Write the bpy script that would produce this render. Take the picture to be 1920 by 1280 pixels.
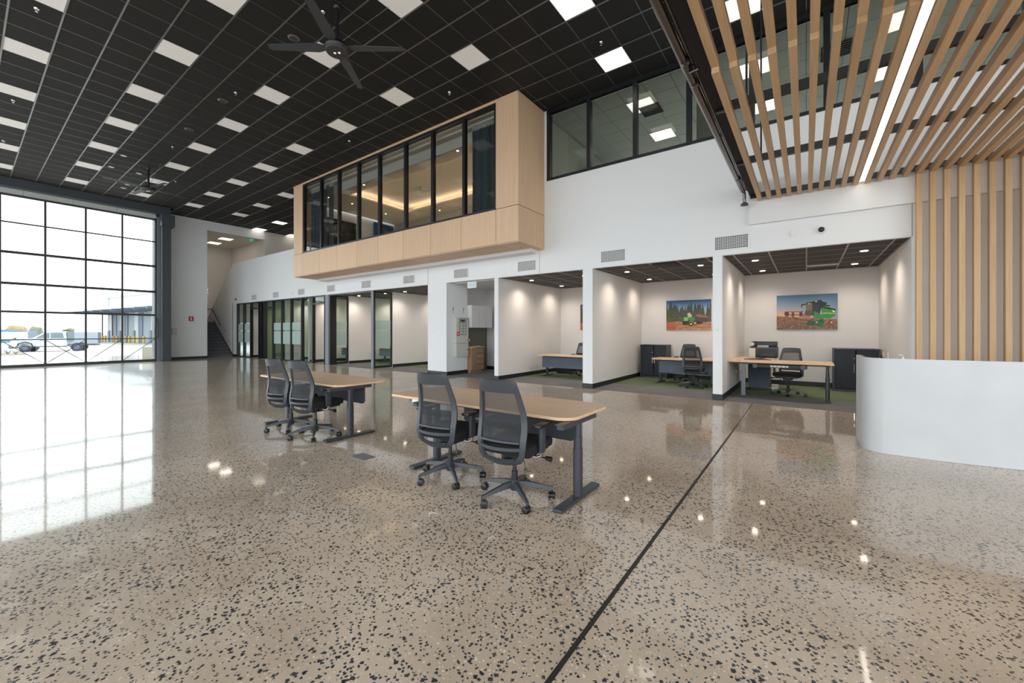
import bpy, bmesh, math, random
from mathutils import Vector, Matrix
random.seed(7)
C = bpy.context.scene.collection
PI = math.pi
scene = bpy.context.scene
for o in list(bpy.data.objects): bpy.data.objects.remove(o)

# ------------------------------------------------------------------ camera
cam_d = bpy.data.cameras.new('camera'); cam = bpy.data.objects.new('camera', cam_d); C.objects.link(cam)
cam_d.sensor_width = 36; cam_d.lens = 756 / 1920 * 36; cam_d.shift_y = -19 / 1920
cam_d.clip_start = 0.05; cam_d.clip_end = 1000
cam.location = (0, 0, 1.45); cam.rotation_euler = (PI / 2, 0, math.radians(36.1))
scene.camera = cam

# ------------------------------------------------------------------ world, exposure, large lights
scene.view_settings.view_transform = 'Standard'; scene.view_settings.look = 'None'
scene.view_settings.gamma = 1; scene.view_settings.use_curve_mapping = False
scene.view_settings.exposure = 0.3
w = bpy.data.worlds.new('world'); scene.world = w; w.use_nodes = True
bg = w.node_tree.nodes['Background']
bg.inputs[0].default_value = (0.90, 0.955, 1.0, 1); bg.inputs[1].default_value = 3.2      # bright even overcast sky
scene.cycles.max_bounces = 9; scene.cycles.diffuse_bounces = 5; scene.cycles.glossy_bounces = 4
scene.cycles.transparent_max_bounces = 16; scene.cycles.transmission_bounces = 6
scene.cycles.sample_clamp_indirect = 6
scene.cycles.caustics_reflective = False; scene.cycles.caustics_refractive = False
def portal(loc, rot, sx, sy):
    l = bpy.data.lights.new('sky_portal', 'AREA'); l.shape = 'RECTANGLE'; l.size = sx; l.size_y = sy
    l.cycles.is_portal = True
    o = bpy.data.objects.new('sky_portal', l); C.objects.link(o); o.location = loc; o.rotation_euler = rot
portal((-25.75, 0, 3.45), (0, -PI / 2, 0), 6.9, 12.2)       # glazed door of the hall
portal((9.1, 0, 2.6), (0, PI / 2, 0), 5.2, 12.2)          # opening added at the reception end to light the hall
portal((1.6, 17.15, 6.05), (-PI / 2, 0, 0), 14.7, 2.3)      # unseen opening added behind the upper office for its light
portal((-8.8, -6.2, 3.6), (PI / 2, 0, 0), 33.5, 7.2)        # open glazed front behind the camera

# ------------------------------------------------------------------ materials
def lin(r, g, b):
    f = lambda c: (c / 255 / 12.92) if c / 255 <= .04045 else ((c / 255 + .055) / 1.055) ** 2.4
    return (f(r), f(g), f(b), 1)
def mat(name, col, rough=.5, metal=0., spec=.5, emit=None, es=0., bump=None, vary=0.):
    m = bpy.data.materials.new(name); m.use_nodes = True
    nt = m.node_tree; b = nt.nodes['Principled BSDF']
    col = tuple(col) if len(col) == 4 else tuple(col) + (1,)
    b.inputs['Base Color'].default_value = col
    b.inputs['Roughness'].default_value = rough; b.inputs['Metallic'].default_value = metal
    b.inputs['Specular IOR Level'].default_value = spec
    if emit:
        b.inputs['Emission Color'].default_value = tuple(emit) + (1,) if len(emit) == 3 else emit
        b.inputs['Emission Strength'].default_value = es
    tc = nt.nodes.new('ShaderNodeTexCoord')
    if bump:
        n = nt.nodes.new('ShaderNodeTexNoise'); n.inputs['Scale'].default_value = bump[0]; n.inputs['Detail'].default_value = 3
        nt.links.new(tc.outputs['Object'], n.inputs['Vector'])
        bp = nt.nodes.new('ShaderNodeBump'); bp.inputs['Strength'].default_value = bump[1]; bp.inputs['Distance'].default_value = .01
        nt.links.new(n.outputs['Fac'], bp.inputs['Height']); nt.links.new(bp.outputs['Normal'], b.inputs['Normal'])
    if vary:
        n = nt.nodes.new('ShaderNodeTexNoise'); n.inputs['Scale'].default_value = 2.2; n.inputs['Detail'].default_value = 5
        nt.links.new(tc.outputs['Object'], n.inputs['Vector'])
        mx = nt.nodes.new('ShaderNodeMix'); mx.data_type = 'RGBA'
        mx.inputs[6].default_value = tuple(c * (1 - vary) for c in col[:3]) + (1,)
        mx.inputs[7].default_value = tuple(min(1, c * (1 + vary)) for c in col[:3]) + (1,)
        nt.links.new(n.outputs['Fac'], mx.inputs[0]); nt.links.new(mx.outputs[2], b.inputs['Base Color'])
    return m
def wood(name, a, b_, axis, rough=.45):
    m = mat(name, a, rough); nt = m.node_tree; b = nt.nodes['Principled BSDF']
    tc = nt.nodes.new('ShaderNodeTexCoord'); mp = nt.nodes.new('ShaderNodeMapping')
    s = [26, 26, 26]; s[axis] = 1.1; mp.inputs['Scale'].default_value = s
    oi = nt.nodes.new('ShaderNodeObjectInfo'); ad = nt.nodes.new('ShaderNodeVectorMath'); ad.operation = 'ADD'
    ml = nt.nodes.new('ShaderNodeMath'); ml.operation = 'MULTIPLY'; ml.inputs[1].default_value = 37
    nt.links.new(oi.outputs['Random'], ml.inputs[0])
    nt.links.new(tc.outputs['Object'], mp.inputs['Vector']); nt.links.new(mp.outputs[0], ad.inputs[0]); nt.links.new(ml.outputs[0], ad.inputs[1])
    n = nt.nodes.new('ShaderNodeTexNoise'); n.inputs['Scale'].default_value = 1.0; n.inputs['Detail'].default_value = 6; n.inputs['Distortion'].default_value = .6
    nt.links.new(ad.outputs[0], n.inputs['Vector'])
    r = nt.nodes.new('ShaderNodeValToRGB'); r.color_ramp.elements[0].position = .32; r.color_ramp.elements[1].position = .68
    r.color_ramp.elements[0].color = tuple(b_) + (1,); r.color_ramp.elements[1].color = tuple(a) + (1,)
    nt.links.new(n.outputs['Fac'], r.inputs[0])
    mx = nt.nodes.new('ShaderNodeMix'); mx.data_type = 'RGBA'; mx.blend_type = 'MULTIPLY'; mx.inputs[0].default_value = 1
    v = nt.nodes.new('ShaderNodeMapRange'); v.inputs[3].default_value = .93; v.inputs[4].default_value = 1.05
    nt.links.new(oi.outputs['Random'], v.inputs[0]); nt.links.new(r.outputs[0], mx.inputs[6]); nt.links.new(v.outputs[0], mx.inputs[7])
    nt.links.new(mx.outputs[2], b.inputs['Base Color'])
    return m
def glass(name, tint=(.92, .95, .94), ior=1.5, rough=0.0):
    m = bpy.data.materials.new(name); m.use_nodes = True; nt = m.node_tree; nt.nodes.clear()
    o = nt.nodes.new('ShaderNodeOutputMaterial'); mx = nt.nodes.new('ShaderNodeMixShader')
    t = nt.nodes.new('ShaderNodeBsdfTransparent'); t.inputs[0].default_value = tuple(tint) + (1,)
    g = nt.nodes.new('ShaderNodeBsdfGlossy'); g.inputs['Roughness'].default_value = rough
    lw = nt.nodes.new('ShaderNodeLayerWeight'); lw.inputs[0].default_value = .5
    pw = nt.nodes.new('ShaderNodeMath'); pw.operation = 'POWER'; pw.inputs[1].default_value = 4.5; nt.links.new(lw.outputs['Facing'], pw.inputs[0])
    f = nt.nodes.new('ShaderNodeMath'); f.operation = 'MULTIPLY_ADD'; f.inputs[1].default_value = .9; f.inputs[2].default_value = (ior - 1) ** 2 / (ior + 1) ** 2 * .8; nt.links.new(pw.outputs[0], f.inputs[0])
    nt.links.new(f.outputs[0], mx.inputs[0]); nt.links.new(t.outputs[0], mx.inputs[1]); nt.links.new(g.outputs[0], mx.inputs[2])
    nt.links.new(mx.outputs[0], o.inputs[0]); return m
def mesh_fabric(name, col, open_):
    m = bpy.data.materials.new(name); m.use_nodes = True; nt = m.node_tree; b = nt.nodes['Principled BSDF']
    b.inputs['Base Color'].default_value = tuple(col) + (1,); b.inputs['Roughness'].default_value = .8
    t = nt.nodes.new('ShaderNodeBsdfTransparent'); mx = nt.nodes.new('ShaderNodeMixShader'); mx.inputs[0].default_value = 1 - open_
    nt.links.new(t.outputs[0], mx.inputs[1]); nt.links.new(b.outputs[0], mx.inputs[2])
    nt.links.new(mx.outputs[0], nt.nodes['Material Output'].inputs[0]); return m
def terrazzo():
    m = mat('polished_terrazzo', (.40, .33, .27), .1); nt = m.node_tree; b = nt.nodes['Principled BSDF']; L = nt.links.new; N = nt.nodes.new
    tc = N('ShaderNodeTexCoord')
    def math_(op, a, bb=None, cl=False):
        x = N('ShaderNodeMath'); x.operation = op; x.use_clamp = cl
        for i, v in enumerate((a, bb)):
            if v is None: continue
            if isinstance(v, (int, float)): x.inputs[i].default_value = v
            else: L(v, x.inputs[i])
        return x.outputs[0]
    def noise(scale, detail=3, vec=None):
        n = N('ShaderNodeTexNoise'); n.inputs['Scale'].default_value = scale; n.inputs['Detail'].default_value = detail
        L(vec or tc.outputs['Object'], n.inputs['Vector']); return n
    dn = noise(60, 2)
    dv = N('ShaderNodeVectorMath'); dv.operation = 'MULTIPLY_ADD'
    L(dn.outputs['Color'], dv.inputs[0]); dv.inputs[1].default_value = (.020,) * 3; L(tc.outputs['Object'], dv.inputs[2])
    clump = noise(2.6, 3).outputs['Fac']
    def stones(scale, lo, gain, thr, rnd_cut, dist='EUCLIDEAN'):
        v = N('ShaderNodeTexVoronoi'); v.voronoi_dimensions = '2D'; v.inputs['Scale'].default_value = scale; v.distance = dist
        mp = N('ShaderNodeMapping'); mp.inputs['Rotation'].default_value = (0, 0, scale); L(dv.outputs[0], mp.inputs[0]); L(mp.outputs[0], v.inputs['Vector'])
        s = N('ShaderNodeSeparateColor'); L(v.outputs['Color'], s.inputs[0])
        size = math_('MULTIPLY', math_('SUBTRACT', s.outputs[0], rnd_cut), gain)
        size = math_('MULTIPLY', size, math_('ADD', math_('MULTIPLY', clump, 1.8), .1))
        size = math_('MINIMUM', size, thr)
        d = math_('SUBTRACT', size, v.outputs['Distance'])
        return math_('MULTIPLY', d, 14, True), s.outputs[1]
    a1, c1 = stones(30, 0, 1.0, .44, .53, 'MANHATTAN')
    a2, c2 = stones(54, 0, 1.15, .40, .54)
    a3, c3 = stones(62, 0, 1.6, .38, .66)
    dark = math_('MAXIMUM', a1, a2)
    base = N('ShaderNodeValToRGB'); L(noise(1.3, 6).outputs['Fac'], base.inputs[0])
    base.color_ramp.elements[0].color = (.50, .40, .305, 1); base.color_ramp.elements[1].color = (.64, .53, .42, 1)
    base.color_ramp.elements[0].position = .35; base.color_ramp.elements[1].position = .68
    fine = N('ShaderNodeMix'); fine.data_type = 'RGBA'; fine.blend_type = 'MULTIPLY'; fine.inputs[0].default_value = 1
    fr = N('ShaderNodeMapRange'); fr.inputs[3].default_value = .88; fr.inputs[4].default_value = 1.12; L(noise(230, 2).outputs['Fac'], fr.inputs[0])
    L(base.outputs[0], fine.inputs[6]); L(fr.outputs[0], fine.inputs[7])
    m1 = N('ShaderNodeMix'); m1.data_type = 'RGBA'; L(a3, m1.inputs[0]); L(fine.outputs[2], m1.inputs[6])
    pale = N('ShaderNodeValToRGB'); L(c3, pale.inputs[0]); pale.color_ramp.elements[0].color = (.64, .48, .30, 1); pale.color_ramp.elements[1].color = (.76, .70, .60, 1)
    L(pale.outputs[0], m1.inputs[7])
    m2 = N('ShaderNodeMix'); m2.data_type = 'RGBA'; L(dark, m2.inputs[0]); L(m1.outputs[2], m2.inputs[6])
    dk = N('ShaderNodeValToRGB'); L(c1, dk.inputs[0]); dk.color_ramp.elements[0].color = (.022, .027, .032, 1); dk.color_ramp.elements[1].color = (.07, .075, .075, 1)
    L(dk.outputs[0], m2.inputs[7]); L(m2.outputs[2], b.inputs['Base Color'])
    rr = N('ShaderNodeMapRange'); rr.inputs[3].default_value = .02; rr.inputs[4].default_value = .08; L(noise(1.7, 4).outputs['Fac'], rr.inputs[0]); L(rr.outputs[0], b.inputs['Roughness'])
    b.inputs['Coat Weight'].default_value = .4; b.inputs['Coat Roughness'].default_value = .30
    bp = N('ShaderNodeBump'); bp.inputs['Strength'].default_value = .06; bp.inputs['Distance'].default_value = .02
    L(noise(.9, 2).outputs['Fac'], bp.inputs['Height']); L(bp.outputs[0], b.inputs['Normal'])
    return m

M = {}
M['white'] = mat('white_paint', (.79, .81, .82), .6, bump=(180, .03))
M['room_white'] = mat('warm_light_tinted_white', (.77, .745, .725), .6, bump=(180, .03))  # hall white again, with the offices' warm lamp light in its colour
M['stair_off_white'] = mat('stair_beige_tone', (.66, .62, .58), .6)  # warmer and darker than the hall white, on stairwell and landing walls
M['green_paint'] = mat('sage_green_paint', (.16, .21, .12), .6)
M['olive'] = mat('olive_splashback', (.15, .15, .10), .35)
M['terrazzo'] = terrazzo()
M['joint'] = mat('black_joint_filler', (.02, .02, .02), .5)
M['tile'] = mat('black_acoustic_tile', (.0135, .013, .0125), .72, spec=.38)
M['tile_brown'] = mat('charcoal_office_tile', (.05, .042, .038), .75, bump=(120, .25))
M['tile_grey'] = mat('pale_grey_tile', (.50, .51, .49), .7)
M['tee'] = mat('dark_satin_ceiling_tee', (.24, .24, .245), .34, metal=.85)
M['tee_light'] = mat('satin_office_tee', (.33, .31, .29), .35, metal=.3)
M['black'] = mat('black_aluminium', (.012, .013, .015), .35)
M['black_matt'] = mat('black_matt', (.008, .008, .008), .8)
M['steel_dark'] = mat('charcoal_painted_steel', (.055, .065, .075), .45)
M['steel_mid'] = mat('grey_painted_steel', (.17, .195, .225), .4)
M['bar'] = mat('grey_brown_door_bar', (.06, .056, .056), .6, spec=.3)
M['head'] = mat('pale_roller_head', (.55, .60, .58), .5)
M['skirt'] = mat('black_skirting', (.014, .016, .02), .45)
M['oak_panel_z'] = wood('pale_oak_panel', (.74, .52, .335), (.67, .455, .28), 2, .5)
M['oak_slat_y'] = wood('oak_slat_along', (.64, .435, .25), (.55, .355, .19), 1, .5)
M['oak_slat_z'] = wood('oak_slat_upright', (.60, .40, .22), (.52, .33, .17), 2, .5)
M['oak_desk'] = wood('oak_desk_laminate', (.76, .54, .345), (.68, .46, .28), 0, .38)
M['oak_cab'] = wood('oak_cupboard_laminate', (.40, .25, .14), (.34, .20, .11), 2, .45)
M['oak_edge'] = mat('pale_oak_edge', (.74, .55, .37), .45)
M['glass'] = glass('clear_glass', (.93, .96, .95))
M['glass_up'] = glass('grey_green_tinted_glass', (.64, .66, .63), 1.55)
M['glass_box'] = glass('boardroom_glass', (.80, .80, .78), 1.55)
M['glass_off'] = glass('office_glass', (.80, .87, .83), 1.5)
def frost():
    m = glass('frosted_band_film', (.6, .7, .66)); nt = m.node_tree
    mx = nt.nodes.new('ShaderNodeMixShader'); mx.inputs[0].default_value = .55
    d = nt.nodes.new('ShaderNodeBsdfDiffuse'); d.inputs[0].default_value = (.62, .74, .70, 1)
    old = [n for n in nt.nodes if n.type == 'MIX_SHADER' and n != mx][0]; out = [n for n in nt.nodes if n.type == 'OUTPUT_MATERIAL'][0]
    nt.links.new(old.outputs[0], mx.inputs[1]); nt.links.new(d.outputs[0], mx.inputs[2]); nt.links.new(mx.outputs[0], out.inputs[0]); return m
M['frost'] = frost()
M['diff_off'] = mat('faint_glow_panel_diffuser', (.88, .87, .86), .4, emit=(1, .98, .96), es=.10)  # panels that are off, given a faint added glow to lift their tone
M['diff_on'] = mat('lit_panel_diffuser', (.9, .88, .85), .4, emit=(1, .90, .76), es=1.9)
M['diff_room'] = mat('lit_upper_panel_diffuser', (.9, .88, .85), .4, emit=(1, .93, .82), es=2.0)
M['led'] = mat('warm_led_strip', (.9, .88, .85), .4, emit=(1, .90, .78), es=6.5)
M['cove'] = mat('warm_cove_strip', (.9, .88, .85), .4, emit=(1, .78, .56), es=13)
M['down'] = mat('downlight_lens', (.9, .88, .85), .4, emit=(1, .80, .58), es=14)
M['chrome'] = mat('polished_chrome', (.75, .76, .78), .15, metal=1)
M['pipe'] = mat('dark_steel_pipe', (.16, .145, .14), .22, metal=.9)
M['plastic'] = mat('charcoal_plastic', (.042, .048, .056), .42)
M['plastic_k'] = mat('black_plastic', (.010, .011, .012), .4)
M['fabric_k'] = mat('black_seat_fabric', (.008, .008, .009), .9, bump=(500, .4))
M['mesh'] = mesh_fabric('black_back_mesh', (.035, .038, .044), .34)
M['mesh_d'] = mesh_fabric('dense_back_mesh', (.028, .03, .034), .12)
M['desk_metal'] = mat('charcoal_desk_steel', (.035, .041, .05), .35)
M['felt'] = mat('grey_felt_panel', (.06, .07, .08), .95, bump=(350, .8), vary=.5)
M['felt_b'] = mat('blue_grey_felt_panel', (.12, .15, .19), .95, bump=(350, .8), vary=.25)
M['carpet'] = mat('grey_carpet', (.18, .173, .173), .95, bump=(400, .6), vary=.25)
M['carpet_g'] = mat('green_carpet', (.125, .165, .085), .95, bump=(400, .6), vary=.35)
M['concrete'] = mat('pale_concrete_laminate', (.55, .57, .58), .5, vary=.10)
M['stair'] = mat('dark_grey_stair_carpet', (.13, .135, .15), .9, bump=(300, .5), vary=.2)
M['tambour'] = mat('dark_blue_grey_tambour', (.030, .037, .048), .45)
M['cab_shell'] = mat('graphite_cabinet_shell', (.040, .045, .052), .45)
M['white_plastic'] = mat('white_plastic', (.8, .8, .79), .4)
M['cream'] = mat('cream_cabinet_paint', (.60, .60, .54), .45)
M['grey_label'] = mat('grey_control_panel', (.33, .34, .33), .4)
M['red'] = mat('red_sign', (.62, .02, .04), .45)
M['green_sign'] = mat('green_exit_sign', (.01, .20, .09), .4, emit=(.02, .5, .25), es=.25)
M['curtain'] = mat('blue_grey_curtain', (.10, .14, .17), .9, vary=.2)
M['curtain_head'] = mat('pale_curtain_tape', (.55, .60, .60), .9)
M['warm_wall'] = mat('boardroom_warm_wall', (.50, .46, .40), .7)
M['warm_ceil'] = mat('boardroom_ceiling_paint', (.66, .60, .52), .7)
M['upper_wall'] = mat('upper_room_grey_wall', (.42, .43, .38), .7)
M['yard'] = mat('pale_yard_concrete', (.42, .41, .40), .9, vary=.08)
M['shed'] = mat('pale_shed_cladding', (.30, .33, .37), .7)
M['shed_d'] = mat('blue_grey_shed_panel', (.17, .21, .27), .7)  # one even darker tone for doors, joists, buffers and plates
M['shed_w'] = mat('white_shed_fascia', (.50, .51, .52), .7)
M['yellow'] = mat('yellow_bollard_paint', (.55, .36, .06), .5)
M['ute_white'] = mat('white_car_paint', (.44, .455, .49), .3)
M['ute_glass'] = mat('car_window', (.05, .09, .12), .1)
M['tyre'] = mat('tyre_rubber', (.025, .03, .045), .8)
M['rim'] = mat('alloy_rim', (.10, .11, .16), .4, metal=.5)
M['brown_pipe'] = mat('red_brown_pipe', (.10, .04, .04), .6)
M['blue_tarp'] = mat('blue_cover', (.04, .18, .30), .6)
M['tree'] = mat('hazy_tree_foliage', (.12, .13, .06), .9, vary=.4)
M['orange_tree'] = mat('orange_tree_foliage', (.30, .20, .07), .9, vary=.4)
M['soil'] = mat('brown_garden_soil', (.20, .14, .10), .95, vary=.3)

# ------------------------------------------------------------------ mesh helpers
W0 = {}            # world offset of each object that holds children
class MB:
    def __init__(s): s.b = bmesh.new()
    def box(s, x0, x1, y0, y1, z0, z1, bev=0, mtx=None):
        vs = [s.b.verts.new((x, y, z)) for x in (x0, x1) for y in (y0, y1) for z in (z0, z1)]
        fs = [s.b.faces.new([vs[i] for i in f]) for f in ((0, 1, 3, 2), (4, 6, 7, 5), (0, 4, 5, 1), (2, 3, 7, 6), (0, 2, 6, 4), (1, 5, 7, 3))]
        if bev:
            es = list({e for f in fs for e in f.edges})
            r = bmesh.ops.bevel(s.b, geom=es, offset=bev, segments=2, affect='EDGES', profile=.6)
            vs = [v for v in r['verts']] + [v for v in vs if v.is_valid]
        if mtx is not None: bmesh.ops.transform(s.b, matrix=mtx, verts=list({v for v in vs if v.is_valid}))
        return s
    def tube(s, pts, r, seg=10, closed=False, flat=None):
        pts = [Vector(p) for p in pts]; rings = []; n = len(pts)
        rs = r if isinstance(r, (list, tuple)) else [r] * n
        up = Vector((0, 0, 1))
        for i, p in enumerate(pts):
            t = (pts[min(i + 1, n - 1)] - pts[max(i - 1, 0)]).normalized()
            u = t.cross(up)
            if u.length < 1e-3: u = Vector((1, 0, 0))
            u.normalize(); v = u.cross(t).normalized()
            a, b_ = (rs[i], rs[i]) if flat is None else (rs[i], rs[i] * flat)
            rings.append([s.b.verts.new(p + u * (math.cos(2 * PI * k / seg) * a) + v * (math.sin(2 * PI * k / seg) * b_)) for k in range(seg)])
        for i in range(n - 1):
            for k in range(seg):
                s.b.faces.new((rings[i][k], rings[i][(k + 1) % seg], rings[i + 1][(k + 1) % seg], rings[i + 1][k]))
        s.b.faces.new(rings[0][::-1]); s.b.faces.new(rings[-1]); return s
    def lathe(s, prof, c=(0, 0, 0), seg=24, mtx=None):
        c = Vector(c); rings = []; allv = []
        for r, z in prof:
            ring = [s.b.verts.new(c + Vector((r * math.cos(2 * PI * k / seg), r * math.sin(2 * PI * k / seg), z))) for k in range(seg)]
            rings.append(ring); allv += ring
        for i in range(len(rings) - 1):
            for k in range(seg):
                s.b.faces.new((rings[i][k], rings[i][(k + 1) % seg], rings[i + 1][(k + 1) % seg], rings[i + 1][k]))
        s.b.faces.new(rings[0][::-1]); s.b.faces.new(rings[-1])
        if mtx is not None: bmesh.ops.transform(s.b, matrix=mtx, verts=allv)
        return s
    def prism(s, pts, a, b_, axis=2):
        """polygon pts extruded from a to b_ along axis (pts give the other two coordinates in order)"""
        def P(p, h):
            l = list(p); l.insert(axis, h); return s.b.verts.new(l)
        A = [P(p, a) for p in pts]; B = [P(p, b_) for p in pts]; n = len(pts)
        s.b.faces.new(A[::-1]); s.b.faces.new(B)
        for i in range(n): s.b.faces.new((A[i], A[(i + 1) % n], B[(i + 1) % n], B[i]))
        return s
    def face(s, pts): s.b.faces.new([s.b.verts.new(p) for p in pts]); return s
    def grid(s, f, nu, nv, thick=0):
        V = [[s.b.verts.new(f(i / nu, j / nv)) for j in range(nv + 1)] for i in range(nu + 1)]
        fs = [s.b.faces.new((V[i][j], V[i + 1][j], V[i + 1][j + 1], V[i][j + 1])) for i in range(nu) for j in range(nv)]
        s.b.normal_update()
        if thick: bmesh.ops.solidify(s.b, geom=fs, thickness=thick)
        return s
    def build(s, name, m, parent=None, world=True, smooth=False, bevel=0, kind=None, label=None):
        bmesh.ops.recalc_face_normals(s.b, faces=s.b.faces)
        me = bpy.data.meshes.new(name)
        if parent is not None and world:
            off = W0.get(parent.name, Vector())
            bmesh.ops.translate(s.b, vec=-off, verts=s.b.verts)
        if parent is None and world and len(s.b.verts):
            xs = [v.co.x for v in s.b.verts]; ys = [v.co.y for v in s.b.verts]; zs = [v.co.z for v in s.b.verts]
            org = Vector(((min(xs) + max(xs)) / 2, (min(ys) + max(ys)) / 2, min(zs)))
            bmesh.ops.translate(s.b, vec=-org, verts=s.b.verts)
        else: org = Vector()
        s.b.to_mesh(me); s.b.free()
        o = bpy.data.objects.new(name, me); C.objects.link(o); o.location = org
        if m is not None: me.materials.append(m)
        if smooth:
            for p in me.polygons: p.use_smooth = True
            me.set_sharp_from_angle(angle=math.radians(38))
        if parent is not None:
            o.parent = parent; W0[o.name] = W0.get(parent.name, Vector()).copy()
        else: W0[o.name] = org.copy()
        if bevel:
            b = o.modifiers.new('bevel', 'BEVEL'); b.width = bevel; b.segments = 2; b.limit_method = 'ANGLE'
        if kind: o['kind'] = kind
        if label: o['label'] = label
        return o
def tag(o, label, cat=None, group=None, kind=None):
    o['label'] = label
    if cat: o['category'] = cat
    if group: o['group'] = group
    if kind: o['kind'] = kind
    return o
def thing(name, label, cat, loc, rotz=0, group=None):
    o = bpy.data.objects.new(name, None); C.objects.link(o); o.location = loc; o.rotation_euler = (0, 0, rotz)
    o.empty_display_size = .2; W0[o.name] = Vector(loc)
    return tag(o, label, cat, group)
def setting(name, label, loc):
    o = bpy.data.objects.new(name, None); C.objects.link(o); o.location = loc; W0[o.name] = Vector(loc)
    return tag(o, label, kind='structure')
def struct(name, mb, m, label, parent=None, **k):
    o = mb.build(name, m, parent, **k)
    if parent is None: tag(o, label, kind='structure')
    return o
def box(x0, x1, y0, y1, z0, z1, bev=0): return MB().box(x0, x1, y0, y1, z0, z1, bev)
def dup(root, loc, rotz, label, group=None):
    r = root.copy(); C.objects.link(r); r.location = loc; r.rotation_euler = (0, 0, rotz); r['label'] = label
    if group: r['group'] = group
    for ch in list(root.children):
        if ch.type == 'LIGHT': continue
        c = ch.copy(); C.objects.link(c); c.parent = r
        for g in ch.children:
            d = g.copy(); C.objects.link(d); d.parent = c
    return r
def ordinal(n): return ['first', 'second', 'third', 'fourth', 'fifth', 'sixth', 'seventh', 'eighth', 'ninth', 'tenth', 'eleventh', 'twelfth', 'thirteenth'][n]

W = 9.43; HZ = 3.045; CZ = 7.45; BACK = 13.2
FX = -25.6          # glazed door plane
LX = -26.3          # far white wall plane
# ================================================================== SETTING
# ---- floor
struct('floor', box(-33, 9, -6.3, W - .05, -.25, 0), M['terrazzo'], 'polished terrazzo concrete floor with black and pale stone chips')
jt = setting('trim_1', 'black filled expansion joints cut straight across the polished floor', (-.86, 4, 0))
box(-.873, -.849, -4, 7.2, 0, .0015).build('joint_strip', M['joint'], jt)
box(-.872, -.86, 7.2, W - .05, 0, .0015).build('joint_strip', M['joint'], jt)
# ---- carpet
cp = thing('carpet', 'grey and green carpet laid through the small offices behind the white wall', 'carpet', (-10, 11.3, 0))
box(-27, 1.6, W - .05, 10.75, -.02, .004).build('grey_border', M['carpet'], cp)
box(-9.96, -7.5, 10.75, BACK, -.02, .004).build('grey_border', M['carpet'], cp)
box(-7.5, 1.6, 10.75, BACK, -.02, .004).build('green_field', M['carpet_g'], cp)
box(-27, -9.96, 10.75, BACK, -.02, .004).build('green_field', M['carpet_g'], cp)
# ---- main white wall
wb = setting('wall_back', 'long white wall with open offices along its foot', (-10, W, 0))
def wpart(n, x0, x1, y0, y1, z0, z1, m='white', parent=wb, bev=0): return box(x0, x1, y0, y1, z0, z1, bev).build(n, M[m], parent)
wpart('header', -27.08, -17.2, W, W + .2, 3.12, 5.40)
wpart('header_lip', -27.08, 9, W, W + .02, HZ - .002, 3.12)
wpart('header', -17.2, -5.78, W, W + .25, 3.12, 3.95)
wpart('header', -5.78, 9, W, W + .25, 3.12, 5.53)
wpart('jamb', -5.78, -5.70, W, W + .25, 5.53, CZ)
wpart('pillar', -10.41, -9.52, W - .02, 10.42, 0, HZ)
wpart('pillar', -7.53, -7.38, W, BACK, 0, HZ)
wpart('pillar', -4.63, -4.36, W, BACK, 0, HZ)
wpart('pillar', -1.60, -1.42, W, BACK, 0, HZ)
wpart('reception_panel', 1.43, 9, W, W + .25, 0, HZ)
wpart('end_jamb', -27.15, -26.52, W, W + .2, 0, HZ)
# joints between plasterboard sheets: thin recessed lines
for x, z0, z1 in ((-10.43, HZ, 3.6), (-5.94, HZ, 3.6), (1.44, HZ, 4.2)):
    box(x - .006, x + .006, W - .004, W, z0, z1).build('joint_bead', M['grey_label'], wb)
bh = MB().box(-16.9, -6.0, 9.08, W, 3.60, 3.69).build('bulkhead', M['white'], wb)
MB().box(-.93, 9, 9.345, W, 3.59, 4.45).build('bulkhead', M['white'], wb)
# sloping stair balustrade wall: continues the white wall past the office fronts
MB().prism([(-27.08, 0), (-27.17, 0), (-30.06, 2.02), (-31.3, 2.02), (-31.3, 2.2), (-30.13, 3.10), (-27.08, 5.40)], W, W + .15, 1).build('stair_wall', M['white'], wb)
MB().prism([(-27.10, .02), (-27.22, .02), (-30.1, 2.03), (-30.1, 2.15), (-27.10, .14)], W - .012, W, 1).build('stair_skirting', M['skirt'], wb)
# office dividers and backs
wi = setting('wall_offices', 'pale inner walls between and behind the small offices', (-10, BACK, 0))
def ip(n, *a, m='room_white'): return box(*a).build(n, M[m], wi)
ip('back_panel', -27, 1.6, BACK, BACK + .12, 0, 3.2)
ip('side_panel', 1.43, 1.55, W + .25, BACK, 0, HZ)
# inner faces of the solid dividers get the white with warm light tinted in
for a, b_ in ((-7.385, -7.378), (-4.366, -4.358), (-1.426, -1.418)): ip('warm_tint_lining', a, b_, W + .004, BACK, 0, HZ)
for x in (-13.56, -16.66): ip('side_panel', x - .08, x + .08, 10.31, BACK, 0, HZ)
for x, mm in ((-18.7, 'room_white'), (-21.0, 'room_white'), (-23.05, 'green_paint'), (-25.1, 'room_white')): ip('side_panel', x - .06, x + .06, W + .16 , BACK, 0, HZ, m=mm)
ip('side_panel', -10.46, -10.40, 10.42, BACK, 0, HZ)
ip('niche_side', -10.0, -9.95, 10.42, 12.06, 0, HZ); ip('niche_back', -10.0, -7.5, 12.0, 12.06, 0, HZ)
ip('niche_ceiling', -9.98, -7.5, W + .22, 12.05, HZ - .02, HZ + .06)
ip('splashback', -9.95, -9.935, 10.45, 11.6, .92, 1.58, m='olive')
ip('splashback', -9.95, -9.935, 11.6, 11.98, 0, 1.58, m='olive')
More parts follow.
